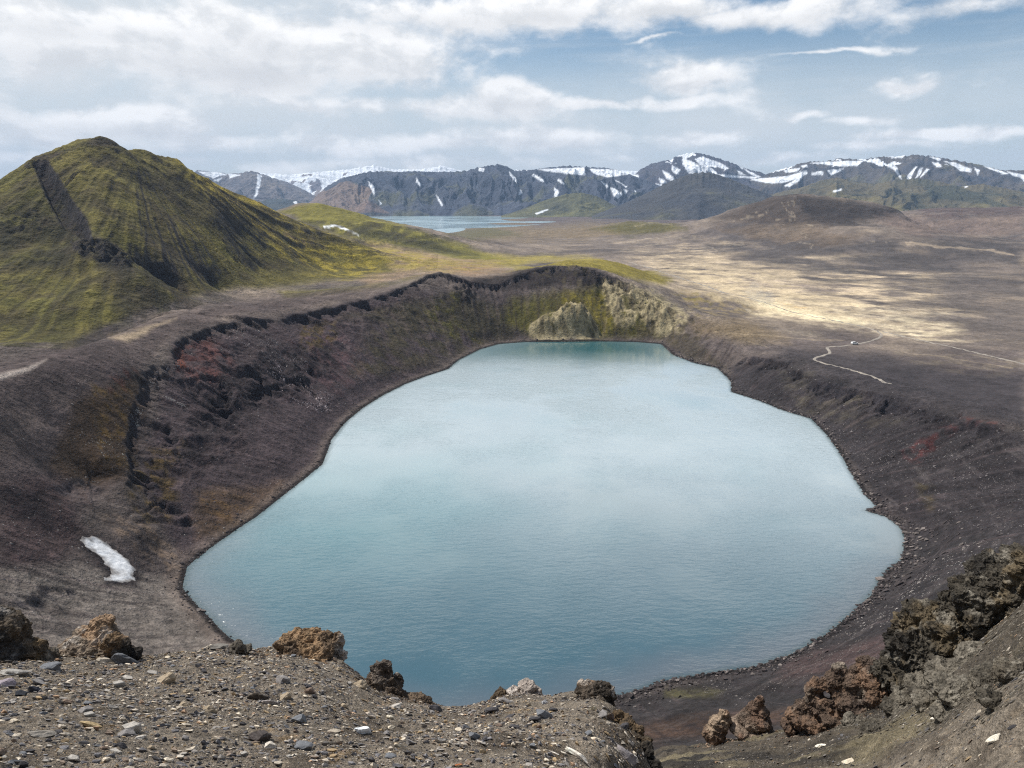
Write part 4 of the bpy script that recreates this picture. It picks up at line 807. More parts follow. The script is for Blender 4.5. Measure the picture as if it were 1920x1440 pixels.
TERMS=[('white flat stone lying among grey rubble near the centre of the slope','stone',684,1374,34,(225,228,230),.75,.35),
 ('long white bone-like stone lying on the gravel at the lower centre','stone',1078,1417,44,(228,218,204),.4,.28),
 ('thin white sliver of stone just left of the long bone-like one','stone',1036,1411,24,(222,212,198),.15,.25),
 ('dark grey boulder sitting at the foot of the orange pyramid rock','boulder',232,1243,44,(92,94,98),.6,.8),
 ('beige wedge of stone leaning against the dark grey boulder','stone',200,1240,26,(160,150,136),.35,.8),
 ('flat grey slab with a pale top near the left edge of the slope','stone',22,1266,46,(150,146,140),.35,.6),
 ('striped lilac grey slab at the very left edge of the slope','stone',8,1286,30,(150,140,146),.5,.8),
 ('nearly black blue-grey stone below the flat slab at the left','stone',64,1297,18,(58,60,68),.8,.9),
 ('small black stone just left of the blue-grey one','stone',38,1304,16,(44,46,52),.8,.9),
 ('pale triangular stone standing up on the left gravel','stone',134,1281,16,(200,188,172),.9,.5),
 ('brown grey slab beside the pale triangular stone','stone',118,1285,22,(112,106,100),.4,.7),
 ('tilted grey slab with bright upper edge in the lower left','stone',80,1380,34,(132,126,118),.4,.7),
 ('yellowish tan pair-lobed stone in the lower left','stone',172,1362,26,(160,140,106),.45,.7),
 ('dark pitted boulder in the lower middle left beside a pale stone','boulder',488,1388,36,(74,68,66),.8,.9),
 ('pale stone resting right against the dark pitted boulder','stone',508,1400,26,(184,176,164),.55,.8),
 ('black porous lump half buried left of the grey-pink slabs','stone',484,1310,34,(60,54,48),.7,.8),
 ('grey-pink weathered slab beside the black porous lump','stone',506,1322,32,(150,142,138),.5,.8),
 ('beige blocky stone below the deep dark rock hollow','stone',695,1345,18,(190,176,160),.8,.8),
 ('small cream stone right of the beige blocky one','stone',732,1348,14,(200,190,170),.8,.9),
 ('tan square slab tilted towards the left of the white flat stone','stone',624,1372,28,(150,140,126),.3,.8),
 ('rusty red flake of stone on the bottom edge of the slope','stone',855,1436,24,(170,106,70),.2,.4),
 ('pale cream oval stone on the dark ash slope at the lower right','stone',1536,1401,18,(215,208,192),.5,.7),
 ('long cream stone on the bright patch in the lower right corner','stone',1866,1388,22,(212,204,188),.6,.4),
 ('light tan stone on the bottom edge of the dark ash slope','stone',1588,1430,20,(196,184,164),.5,.7),
 ('whitish stone on the dark ash slope below the big crag','stone',1750,1347,9,(220,214,202),.6,.8),
 ('grey block near the edge of the ledge left of the leaning crag','stone',1020,1320,14,(150,150,152),.8,.9),
 ('cream oval stone standing under the lip of the ledge crag','stone',1112,1332,14,(206,196,170),.9,.5),
 ('broken grey stone with two pale flakes at the lower right of the ledge','stone',1176,1420,40,(130,124,124),.6,.8),
 ('pale rounded flake beside the broken grey stone','stone',1188,1424,16,(214,206,196),.7,.6),
 ('grey flat-topped stone on the crest of the slope by the mossy lumps','stone',408,1214,34,(110,106,100),.35,.8)]
for k,(lb,ct,u,v,wp_,tn_,hr_,as_) in enumerate(TERMS):
    single(ct,lb,ct,u,v,wp_,tn_,hr_,as_,seed=k,cuts=10 if hr_>.3 else 14)
# ordinary stones: one group, told apart only by kind of stone
KINDS=[('pale grey',(168,162,154)),('mid grey',(124,120,118)),('blue grey',(108,110,114)),('dark charcoal',(70,68,70)),('tan',(150,136,116)),('brownish',(118,102,90)),('cream',(196,184,164))]
KW=np.array([.17,.27,.15,.14,.1,.12,.05]); KW/=KW.sum()
cnt=0; proto={}
poly_led=[(u,v+7) for u,v in LEDGE]+[(1215,1440),(0,1440)]
def under_ledge(u,v): 
    vv=np.interp(u,[p[0] for p in LEDGE],[p[1] for p in LEDGE]); return v>vv+8
tries=0
while cnt<255 and tries<4000:
    tries+=1; u=rng.uniform(0,1190); v=1440-(rng.random()**.8)*220
    if not under_ledge(u,v) or any(abs(u-t[2])<t[4]*.7 and abs(v-t[3])<t[4]*.5 for t in TERMS): continue
    k=int(rng.choice(7,p=KW)); var=int(rng.integers(0,4)); wp_=float(np.clip(8*(1+rng.pareto(2.4)),8,32))
    if (k,var) not in proto:
        o=single('stone','x','stone',600,1400,100,KINDS[k][1],rng.uniform(.5,1.0),rng.uniform(.6,.95),seed=200+k*7+var,cuts=10,ball=None,sink=.3); proto[(k,var)]=o
        p=hitf(600,1400,4,30); o['_s']=100*float(np.linalg.norm(p-[0,0,H]))/F/2; o['_used']=0
    src=proto[(k,var)]
    if src['_used']==0: o=src
    else: o=src.copy(); COL.objects.link(o)
    src['_used']=1
    p=hitf(u,v,4,30); s=wp_*float(np.linalg.norm(p-[0,0,H]))/F/2; sc_=s/src['_s']; o.scale=(sc_,sc_,sc_); o.rotation_euler=(0,0,rng.uniform(-.6,.6)); o.location=(p[0],p[1],p[2]+s*.16)
    o['label']=''
    big='larger' if wp_>18 else 'small'
    o['label']=f'{big} {KINDS[k][0]} angular stone lying loose on the near gravel slope'; o['category']='stone'; o['group']=f'{big} {KINDS[k][0]} stones loose on the near gravel slope'
    cnt+=1
for o in proto.values():
    for kk in ('_s','_used'): del o[kk]
log('stones',cnt)
# ------------------------------------------------------------------ crags: lumps fused into one body, then broken up
def rockmat(name):
    m,nt,P,new,ln=nodes(name); at=new('ShaderNodeAttribute'); at.attribute_name='tint'; tc=new('ShaderNodeTexCoord'); ob=tc.outputs['Object']
    n1_=noise(nt,ob,5,6,.65); n2_=noise(nt,ob,26,4,.6); vo=new('ShaderNodeTexVoronoi'); vo.inputs['Scale'].default_value=16; ln(ob,vo.inputs['Vector'])
    g=math_(nt,'MULTIPLY',ramp(nt,n1_,.3,.7,.55,1.45),ramp(nt,n2_,.3,.7,.7,1.3)); pit=ramp(nt,vo.outputs['Distance'],.05,.35,.75,1.05); g=math_(nt,'MULTIPLY',g,pit)
    vm=new('ShaderNodeVectorMath'); vm.operation='SCALE'; ln(at.outputs['Color'],vm.inputs[0]); ln(g,vm.inputs['Scale']); ln(vm.outputs[0],P.inputs['Base Color']); P.inputs['Roughness'].default_value=.92; P.inputs['Specular IOR Level'].default_value=.2
    h=math_(nt,'ADD',math_(nt,'MULTIPLY',n2_,.4),math_(nt,'ADD',n1_,math_(nt,'MULTIPLY',vo.outputs['Distance'],.5))); b=new('ShaderNodeBump'); b.inputs['Strength'].default_value=.8; b.inputs['Distance'].default_value=.06; ln(h,b.inputs['Height']); ln(b.outputs[0],P.inputs['Normal']); return m
RM=rockmat('crag')
def crag(name,label,cat,lumps,cols,seed,vox=.05,amp=.16,freq=2.2,r=14.,scl=1.,pores=.5):
    """lumps: (u, v, half width px, half height px, depth ratio, distance offset)"""
    vs=[];fs=[];nb=0
    if seed<13: amp*=1.3
    for (u,v,hw,hh,dp,dr_) in lumps:
        rr=r+dr_; c=at_r(u,v,rr); sl=np.linalg.norm(c-[0,0,H])/F; a_=math.atan2(c[0],c[1]); ca,sa_=math.cos(a_),math.sin(a_)
        vb=I3*np.array([hw*sl,hw*sl*dp,hh*sl*1.1]); vb=vb@np.array([[ca,sa_,0],[-sa_,ca,0],[0,0,1]]).T+c; vs.append(vb); fs.append(F3+nb); nb+=len(vb)
    vs=np.concatenate(vs); org=vs.mean(0); org[2]=vs[:,2].min(); me=mesh_np('tmp',vs-org,np.concatenate(fs)); o=bpy.data.objects.new('tmp',me); COL.objects.link(o)
    md=o.modifiers.new('m','REMESH'); md.mode='VOXEL'; md.voxel_size=vox; dg=bpy.context.evaluated_depsgraph_get(); m2=bpy.data.meshes.new_from_object(o.evaluated_get(dg)); bpy.data.objects.remove(o)
    nv=len(m2.vertices); co_=np.empty(nv*3,np.float32); m2.vertices.foreach_get('co',co_); co_=co_.reshape(-1,3).astype(float); no=np.empty(nv*3,np.float32); m2.vertices.foreach_get('normal',no); no=no.reshape(-1,3).astype(float)
    p_=co_*freq+seed*3.1; wr=np.stack([fb3(p_*.8+9,2,seed+1),fb3(p_*.8+19,2,seed+2),fb3(p_*.8+29,2,seed+3)],1)
    b1=fb3(p_+wr*.8,4,seed); w1_=worley3(p_*1.3+wr*.6,seed+5); w2_=worley3(p_*3.3+wr,seed+6); b2=fb3(p_*5,3,seed+7)
    rd=1-2*np.abs(fb3(p_*.9+4,3,seed+31)); st_=np.round(fb3(p_*1.1+8,2,seed+33)*5)/5
    dsp=amp*(1.1*b1+.75*(rd-.6)+1.1*st_+.5*(.55-w1_)+.35*(.5-w2_)*pores+.18*b2)
    co_+=no*dsp[:,None]+wr*amp*.5; m2.vertices.foreach_set('co',co_.astype(np.float32).ravel()); m2.update(); m2.vertices.foreach_get('normal',(nn_:=np.empty(nv*3,np.float32))); nn_=nn_.reshape(-1,3)
    co_+=nn_*(amp*(.16*fb3(p_*9+3,3,seed+21)+.2*(.5-worley3(p_*5+wr,seed+22))*pores))[:,None]; m2.vertices.foreach_set('co',co_.astype(np.float32).ravel()); m2.update()
    base=np.array([C(*c) for c in cols]); base=base*.6+base.mean(1,keepdims=True)*.4; f1=fb3(co_*1.5+5,4,seed+11); f2=fb3(co_*3.2+7,5,seed+12); f3=fb3(co_*1.1+3,4,seed+13)
    col=np.repeat(base[0][None],nv,0)
    for bc,f,lo,hi,a__ in ((base[1],f1,-.05,.25,.75),(base[2],f2,.1,.35,.65),(base[3],f3,.08,.3,.8)):
        k=(sst(lo,hi,f)*a__)[:,None]; col=col*(1-k)+bc*k
    k=(sst(.5,.25,w2_)*.0)[:,None]; setcol(m2,col*K)
    m2.polygons.foreach_set('use_smooth',np.zeros(len(m2.polygons),bool)); m2.name=name
    o=link(name,m2,RM,label=label,category=cat); o.location=org*1.0; return o
DK=(66,60,54); BR=(110,84,56); OR=(176,122,62); PL=(172,160,142); GY=(118,112,106)
crag('rock_outcrop','black porous rock at the far left edge of the near slope','rock outcrop',[(-20,1200,50,38,.8,0),(18,1195,26,30,.8,.2),(30,1215,22,24,.8,0),(5,1230,40,20,.8,-.3)],[(52,48,46),(84,78,74),(150,140,130),(96,78,54)],1,vox=.022,amp=.055,freq=6,r=14.6)
crag('rock_outcrop','small brown mossy rock between the black left rock and the orange pyramid','rock outcrop',[(68,1216,16,13,.8,0),(52,1230,18,10,.8,0),(90,1230,16,10,.8,0)],[(84,68,46),(70,58,44),(150,118,66),(150,140,124)],2,vox=.016,amp=.035,freq=9,r=14.3)
crag('rock_outcrop','pyramid shaped orange and grey rock rising at the left of the ledge','rock outcrop',[(186,1176,20,14,.8,.3),(196,1166,15,10,.8,.3),(176,1196,34,18,.8,.2),(160,1216,42,18,.9,0),(135,1232,36,14,.9,0),(200,1200,20,24,.8,.2),(190,1225,40,16,.9,-.2)],[(140,118,92),(168,124,70),(186,178,166),(110,104,98)],3,vox=.022,amp=.05,freq=6,r=14.8)
crag('rock_outcrop','dark hollow boulder leaning on the right foot of the orange pyramid rock','rock outcrop',[(208,1206,14,14,.9,0),(225,1216,18,14,.9,0),(244,1226,14,9,.9,0)],[(58,50,42),(150,112,56),(170,160,150),(44,40,38)],4,vox=.016,amp=.045,freq=8,r=14.2)
crag('rock_outcrop','little dark mossy clump on the crest left of the shore','rock outcrop',[(446,1214,12,8,.9,0),(462,1217,10,6,.9,0)],[(70,56,36),(54,46,36),(130,100,50),(110,100,84)],5,vox=.014,amp=.03,freq=10,r=13.9)
crag('rock_outcrop','orange topped outcrop with dark right flank on the ledge crest','rock outcrop',[(562,1186,12,10,.8,.3),(578,1194,24,12,.8,.2),(545,1206,26,12,.8,.1),(600,1206,30,16,.8,.1),(628,1206,16,16,.8,.1),(575,1222,46,14,.9,-.1),(634,1228,16,12,.9,0)],[(120,92,58),(164,122,64),(70,56,44),(176,164,150)],6,vox=.02,amp=.05,freq=7,r=13.9)
crag('rock_outcrop','tall dark rock spire with pale rounded head above a deep hollow','rock outcrop',[(718,1262,20,18,.8,.2),(712,1280,26,18,.8,.1),(724,1296,26,22,.8,0),(740,1308,20,16,.8,0),(745,1276,9,12,.8,.2),(716,1318,20,24,.8,-.2),(700,1330,14,14,.8,-.3)],[(56,46,38),(120,88,50),(186,172,158),(90,74,58)],7,vox=.02,amp=.055,freq=7,r=13.1)
crag('rock_outcrop','brown rounded mound right of the tall dark spire','rock outcrop',[(776,1318,24,12,.9,0),(764,1330,22,14,.9,-.1),(795,1318,14,8,.9,.1)],[(118,94,66),(84,66,48),(150,120,80),(170,158,140)],8,vox=.018,amp=.035,freq=8,r=13.0)
crag('rock_outcrop','small brown mossy lump on the crest in the centre','rock outcrop',[(940,1306,15,12,.9,0),(930,1312,10,8,.9,0)],[(96,76,48),(76,62,44),(120,96,56),(150,138,112)],9,vox=.014,amp=.025,freq=10,r=13.4)
crag('rock_outcrop','pale pinkish boulder capping the crest right of the mossy lump','rock outcrop',[(988,1288,17,10,.9,0),(965,1298,14,8,.9,0),(1000,1298,14,10,.9,0)],[(176,158,142),(140,122,108),(200,186,172),(116,96,76)],10,vox=.015,amp=.03,freq=9,r=13.4)
crag('rock_outcrop','leaning crag with rusty top and dark undercut at the right end of the ledge','rock outcrop',[(1105,1294,26,9,.9,.1),(1130,1296,18,14,.9,.1),(1142,1312,12,22,.9,.1),(1128,1322,20,16,.9,0),(1110,1330,22,14,.9,-.1),(1146,1330,10,12,.9,0)],[(84,70,54),(140,104,58),(182,168,152),(50,44,38)],11,vox=.017,amp=.04,freq=8,r=12.6)
crag('rock_outcrop','rough black and ochre edge of rubble falling away at the right end of the ledge','rock outcrop',[(1165,1352,16,14,.9,0),(1182,1372,18,16,.9,-.4),(1198,1398,18,18,.9,-.9),(1208,1424,16,18,.9,-1.3),(1172,1380,12,20,.9,-.6),(1214,1440,14,14,.9,-1.5)],[(64,54,40),(124,94,48),(160,148,128),(44,40,36)],12,vox=.018,amp=.06,freq=7,r=10.6)
crag('rock_outcrop','small leaning brown rock, leftmost of the rusty rocks on the lower right','rock outcrop',[(1358,1345,10,14,.8,.1),(1348,1360,16,16,.8,0),(1338,1376,18,14,.8,-.1)],[(120,88,60),(150,104,62),(88,66,50),(170,140,104)],13,vox=.022,amp=.05,freq=6,r=21.5)
crag('rock_outcrop','pointed brown cone of rock between the small leaning rock and the red cluster','rock outcrop',[(1424,1318,8,12,.8,.1),(1420,1334,18,14,.8,.1),(1415,1350,26,14,.9,0),(1408,1366,34,12,.9,0)],[(104,84,66),(140,98,64),(84,66,52),(160,132,104)],14,vox=.022,amp=.05,freq=6,r=21.8)
crag('rock_outcrop','cluster of rusty red and orange knobbly boulders on the lower right slope','rock outcrop',[(1626,1248,15,14,.9,.4),(1616,1264,18,16,.9,.3),(1640,1276,20,16,.9,0),(1645,1288,16,14,.9,0),(1574,1262,14,14,.9,.3),(1562,1280,18,18,.9,.2),(1530,1290,16,16,.9,.1),(1528,1310,16,18,.9,0),(1534,1332,14,16,.9,-.1),(1600,1290,16,24,.9,.1),(1582,1308,18,16,.9,0),(1594,1320,22,12,.9,-.2),(1550,1326,14,14,.9,-.2),(1512,1334,18,16,.9,0),(1498,1346,18,12,.9,0),(1480,1360,16,10,.9,0),(1530,1352,26,12,1,-.2),(1570,1348,24,12,1,-.3),(1610,1338,22,14,1,-.3),(1645,1308,20,20,1,-.2),(1590,1335,20,16,1,-.1)],[(104,80,60),(138,98,60),(76,60,50),(150,132,110)],15,vox=.022,amp=.085,freq=4.2,r=20.6)
crag('rock_outcrop','huge jagged dark crag with ochre lichen filling the lower right edge','rock outcrop',[(1870,1062,22,16,.9,1.2),(1905,1060,26,22,.9,1.2),(1850,1082,24,18,.9,1.),(1885,1100,36,30,.9,.8),(1825,1112,30,26,.9,.8),(1795,1142,34,28,.9,.6),(1850,1150,50,40,.9,.4),(1915,1150,40,50,.9,.4),(1760,1170,36,28,.9,.4),(1720,1186,34,26,.9,.3),(1700,1208,26,26,.9,.2),(1740,1220,50,30,.9,0),(1800,1200,50,36,.9,.1),(1880,1210,50,40,.9,0),(1690,1240,22,26,.9,.1),(1720,1260,34,22,.9,-.2),(1950,1110,50,70,.9,.6),(1960,1200,60,50,.9,0),(1715,1275,40,26,1,-.1),(1780,1250,50,30,1,-.2),(1850,1235,50,30,1,-.2),(1920,1225,50,30,1,-.2),(1680,1265,26,24,1,.1)],[(74,66,52),(112,92,54),(150,140,120),(50,46,42)],16,vox=.034,amp=.24,freq=2.4,r=20.5,pores=.9)
crag('rock_outcrop','pale crusted knobbly shelf spreading below the huge dark crag','rock outcrop',[(1800,1275,44,14,1.2,-.9),(1860,1250,44,16,1.2,-.8),(1910,1238,36,16,1.2,-.7),(1745,1295,36,12,1.2,-.6),(1830,1270,36,12,1.2,-.9),(1705,1305,26,10,1.2,-.3)],[(116,106,88),(92,82,64),(146,136,116),(70,62,50)],17,vox=.03,amp=.09,freq=4.5,r=19.8)
KN=[(1690,1330,26,9,'pale crusted knob of rock at the foot of the rusty cluster'),(1740,1318,22,9,'pale knob of rock below the lower left foot of the huge crag'),(1800,1300,34,12,'wide pale crusted rock under the middle of the huge crag'),(1856,1276,28,13,'grey knobbly rock right of the wide pale crusted one'),(1905,1262,26,14,'knobbly pale rock at the right edge under the huge crag'),(1640,1372,22,7,'low brown rock in the yellow ash below the rusty cluster'),(1600,1356,16,6,'small crumbling rock at the base of the rusty cluster'),(1668,1300,15,11,'grey knob between the rusty cluster and the huge crag'),(1770,1340,20,6,'low flat crust of rock on the ash slope below the pale rocks'),(1872,1318,26,8,'low grey crust of rock near the right edge below the knobbly rocks')]
for k_,(u,v,hw,hh,lb) in enumerate(KN):
    p=hitf(u,v,8,30); r_=float(np.hypot(p[0],p[1])); crag('rock_outcrop',lb,'rock outcrop',[(u,v-hh*.2,hw,hh,1.1,0),(u-hw*.6,v+hh*.2,hw*.6,hh*.7,1.1,-.05),(u+hw*.7,v,hw*.5,hh*.8,1.1,.05)],[(116,106,88),(94,82,62),(146,136,116),(72,64,50)],30+k_,vox=.022,amp=.07,freq=5.5,r=r_)
log('crags')
# rubble crumbled off the crags
rx=[];rs=[];rt=[]
for o in [o for o in COL.objects if o.name.startswith('rock_outcrop')]:
    c_=np.empty(len(o.data.vertices)*3,np.float32); o.data.vertices.foreach_get('co',c_); c_=c_.reshape(-1,3); wd=float(np.ptp(c_[:,0])); n_=int(260+500*min(wd,2.5))
    pk_=c_[rng.integers(0,len(c_),n_),:2]+np.array(o.location[:2])+rng.normal(size=(n_,2))*(.12+.10*wd); rr_=np.hypot(pk_[:,0],pk_[:,1]); r0_=math.hypot(o.location[0],o.location[1]); pk_=pk_[rr_<r0_+.25*wd]
    tc_=np.empty(len(c_)*4,np.float32); o.data.attributes['tint'].data.foreach_get('color',tc_); tc_=tc_.reshape(-1,4)[:,:3]
    rx.append(pk_); rs.append(np.clip(.008*(1+rng.pareto(1.5,len(pk_))),.008,.03+.03*min(wd,2))); rt.append(tc_[rng.integers(0,len(tc_),len(pk_))]*rng.uniform(.8,1.5,(len(pk_),1)))
swarm('rubble',np.concatenate(rx),np.concatenate(rs),np.concatenate(rt),'crumbled rubble lying round the feet of the near crags','rubble',SM,seed=41)
# ------------------------------------------------------------------ snow patch
def drape(name,label,cat,pts,th,mat,n=90,warp=1.,r1=400,thing=True):
    P3=np.array([hitf(u,v,60,r1) for u,v in pts]); x0,y0=P3[:,:2].min(0)-1; x1,y1=P3[:,:2].max(0)+1
    gx,gy=np.meshgrid(np.linspace(x0,x1,n),np.linspace(y0,y1,n)); d,i_,_=dist_poly(gx+warp*fbm(gx/2,gy/2,3,701),gy+warp*fbm(gx/2+5,gy/2,3,702),[tuple(p[:2]) for p in P3]); sd=np.where(i_,d,-d)
    z=ground_at(gx,gy)+th*sst(-.6,1.6,sd)+.12*fbm(gx/1.5,gy/1.5,3,703)*sst(0,1,sd)-.25*sst(0,-.6,sd)
    ij=np.arange(gx.size).reshape(gx.shape); qd=np.stack([ij[:-1,:-1],ij[:-1,1:],ij[1:,1:],ij[1:,:-1]],-1).reshape(-1,4); ok=(sd.ravel()[qd].max(1)>-.7); qd=qd[ok]; us,inv=np.unique(qd.ravel(),return_inverse=True)
    me=mesh_np(name,np.stack([gx,gy,z],-1).reshape(-1,3)[us],inv.reshape(-1,4)); dd=sst(1.6,-.3,sd+.9*fbm(gx/1.7,gy/1.7,4,705)).ravel()[us][:,None]; setcol(me,np.array([.70,.715,.74])*(1-dd)+np.array([.20,.18,.165])*dd); return link(name,me,mat,label=label,category=cat)
sm_,nt,P,new,ln=nodes('snow'); tc=new('ShaderNodeTexCoord'); n_=noise(nt,tc.outputs['Object'],.8,6,.65); n2_=noise(nt,tc.outputs['Object'],.25,4,.6)
vmul=new('ShaderNodeVectorMath'); vmul.operation='MULTIPLY'; ta=new('ShaderNodeAttribute'); ta.attribute_name='tint'; ln(ta.outputs['Color'],vmul.inputs[0]); ln(mixc(nt,ramp(nt,n2_,.42,.7,0,.75),mixc(nt,ramp(nt,n_,.4,.7,0,.6),(1,1,1),(.78,.77,.76)),(.5,.48,.46)),vmul.inputs[1]); ln(vmul.outputs[0],P.inputs['Base Color']); P.inputs['Roughness'].default_value=.7
b=new('ShaderNodeBump'); b.inputs['Strength'].default_value=.6; b.inputs['Distance'].default_value=.4; ln(n_,b.inputs['Height']); ln(b.outputs[0],P.inputs['Normal'])
drape('snow_patch','old white snow patch lying in a hollow of the dark slope left of the lake','snow patch',[(149,1010),(165,1007),(182,1008),(200,1020),(222,1036),(240,1050),(252,1066),(250,1078),(252,1088),(232,1093),(215,1090),(194,1088),(205,1080),(214,1074),(200,1060),(190,1045),(165,1028)],.14,sm_)
# ------------------------------------------------------------------ tracks on the plain
dm,nt,P,new,ln=nodes('track'); tc=new('ShaderNodeTexCoord'); n_=noise(nt,tc.outputs['Object'],.15,5,.6); ln(mixc(nt,ramp(nt,n_,.3,.7),(.17,.15,.13),(.33,.29,.24)),P.inputs['Base Color']); P.inputs['Roughness'].default_value=.95
def track(label,pts,wd,r1=1600):
    P3=np.array([hitf(u,v,300,r1)[:2] for u,v in pts]); 
    for _ in range(3):
        Q_=[P3[0]]; 
        for a_,b_ in zip(P3[:-1],P3[1:]): Q_+= [a_*.75+b_*.25,a_*.25+b_*.75]
        P3=np.array(Q_+[P3[-1]])
    L_=[P3[0]]
    for a_,b_ in zip(P3[:-1],P3[1:]):
        k=max(1,int(np.hypot(*(b_-a_))/1.5)); L_+=[a_+(b_-a_)*(j+1)/k for j in range(k)]
    P3=np.array(L_); tg=np.gradient(P3,axis=0); tg/=np.linalg.norm(tg,axis=1)[:,None]+1e-9; nm=np.stack([-tg[:,1],tg[:,0]],1); offs=np.linspace(-.5,.5,7)*wd
    jit=1+.25*fbm(np.arange(len(P3))/14.,np.zeros(len(P3)),3,711); G=P3[:,None]+nm[:,None]*offs[None,:,None]*jit[:,None,None]; zz=ground_at(G[...,0],G[...,1]); zz=zz.max(1,keepdims=True)*.35+zz*.65+.06; zz[:,[0,-1]]-=.25
    ij=np.arange(zz.size).reshape(zz.shape); qd=np.stack([ij[:-1,:-1],ij[:-1,1:],ij[1:,1:],ij[1:,:-1]],-1).reshape(-1,4)
    me=mesh_np('dirt_track',np.concatenate([G,zz[...,None]],-1).reshape(-1,3),qd[:, ::-1]); link('dirt_track',me,dm,kind='structure',label=label,category='track')
track('pale dirt track winding from the bright sand past the parked white car towards the crater rim',[(1420,563),(1480,584),(1560,600),(1620,613),(1646,620),(1655,628),(1645,636),(1612,645),(1575,650),(1548,650),(1556,658),(1556,664),(1525,671),(1530,678),(1570,687),(1610,697),(1640,707),(1670,720)],2.4)
track('straight pale dirt track crossing the dark plain at the right',[(1655,622),(1720,637),(1800,654),(1920,682),(2050,712)],3.0)
track('long straight dirt track running down the plain behind the far rim',[(1180,492),(1230,507),(1280,522),(1340,541),(1400,558),(1425,565)],4.0)
# ------------------------------------------------------------------ the white car on the track
car=bpy.data.objects.new('parked_car',None); COL.objects.link(car); p=hitf(1602,646,300,900); car.location=(p[0],p[1],float(ground_at(p[0],p[1]))+.12); car.rotation_euler=(0,0,math.radians(12))
car['label']='small white off-road car stopped on the pale winding track'; car['category']='car'
def pmat(n_,c,r_): m,nt,P,new,ln=nodes(n_); P.inputs['Base Color'].default_value=(*c,1); P.inputs['Roughness'].default_value=r_; return m
CW=pmat('car_paint',(.8,.8,.79),.3); CG=pmat('car_glass',(.03,.035,.04),.1); CT=pmat('tyre',(.02,.02,.02),.8)
import bmesh
def bmobj(name,build,mat,parent):
    bm=bmesh.new(); build(bm); me=bpy.data.meshes.new(name); bm.to_mesh(me); bm.free(); me.materials.append(mat); o=bpy.data.objects.new(name,me); COL.objects.link(o); o.parent=parent; return o
def hull(prof,hw,taper=0):
    def f(bm):
        L_=[bm.verts.new((x,-hw+ (taper if z>1.2 else 0),z)) for x,z in prof]; R_=[bm.verts.new((x,hw-(taper if z>1.2 else 0),z)) for x,z in prof]
        bm.faces.new(L_); bm.faces.new(R_[::-1])
        for i in range(len(prof)): j=(i+1)%len(prof); bm.faces.new((L_[j],L_[i],R_[i],R_[j]))
        bmesh.ops.bevel(bm,geom=bm.edges[:],offset=.05,segments=2,affect='EDGES')
    return f
bmobj('body',hull([(-2.3,.5),(2.3,.5),(2.35,1.05),(1.2,1.15),(.5,1.75),(-2.1,1.78),(-2.35,1.1)],.92,.12),CW,car)
def wbox(x0,x1,z0,z1,y,dx=0):
    def f(bm):
        vs=[bm.verts.new(c) for c in ((x0,y,z0),(x1+dx,y,z0),(x1,y*.93,z1),(x0,y*.93,z1))]; vs2=[bm.verts.new((v.co.x,v.co.y+(.02 if y>0 else -.02),v.co.z)) for v in vs]
        bm.faces.new(vs); bm.faces.new(vs2[::-1])
        for i in range(4): bm.faces.new((vs[i],vs2[i],vs2[(i+1)%4],vs[(i+1)%4]))
    return f
for y in (.9,-.9):
    bmobj('window',wbox(-.6,.45,1.2,1.66,y,.4),CG,car); bmobj('window',wbox(-1.95,-.72,1.2,1.66,y),CG,car)
    for x in (-1.45,1.5):
        wh_=bmobj('wheel',lambda bm:bmesh.ops.create_cone(bm,cap_ends=True,segments=20,radius1=.4,radius2=.4,depth=.26),CT,car); wh_.location=(x,y*.98,.4); wh_.rotation_euler=(math.pi/2,0,0)
# ------------------------------------------------------------------ dust blown off the track
dv,nt,P,new,ln=nodes('dust'); nt.nodes.clear(); ou=nt.nodes.new('ShaderNodeOutputMaterial'); pv=nt.nodes.new('ShaderNodeVolumePrincipled'); pv.inputs['Color'].default_value=(.95,.9,.82,1); pv.inputs['Density'].default_value=.03; nt.links.new(pv.outputs[0],ou.inputs['Volume'])
vsD=[];fsD=[];nb=0
p=hitf(1432,566,400,900)
for k,(dx,dz,rx,rz) in enumerate([(0,2,11,4),(-7,7,8,6),(-10,14,5,6),(3,5,7,5),(-13,9,5,4)]):
    vb=I3*np.array([rx,rx,rz])*(1+.18*fb3(I3*2+k*5,3,k))[:,None]+np.array([p[0]+dx,p[1],p[2]+dz]); vsD.append(vb); fsD.append(F3+nb); nb+=len(vb)
o=link('dust_cloud',mesh_np('dust_cloud',np.concatenate(vsD),np.concatenate(fsD)),dv,kind='stuff',label='pale dust drifting up from the bright track on the plain',category='dust')
log('objects')
# ------------------------------------------------------------------ haze
hm=bpy.data.materials.new('haze'); hm.use_nodes=True; nt=hm.node_tree; nt.nodes.clear(); ou=nt.nodes.new('ShaderNodeOutputMaterial'); pv=nt.nodes.new('ShaderNodeVolumePrincipled')
pv.inputs['Color'].default_value=(.45,.67,1,1); pv.inputs['Density'].default_value=HAZE; pv.inputs['Anisotropy'].default_value=.0; nt.links.new(pv.outputs[0],ou.inputs['Volume'])
bx=np.array([(x,y,z) for x in (-11500,11500) for y in (-2500,13200) for z in (-60,900)],float)
me=mesh_np('haze',bx,np.array([(0,1,3,2),(4,6,7,5),(0,4,5,1),(2,3,7,6),(0,2,6,4),(1,5,7,3)]),False)
link('haze',me,hm,kind='stuff',label='thin bluish haze over the whole landscape',category='haze')
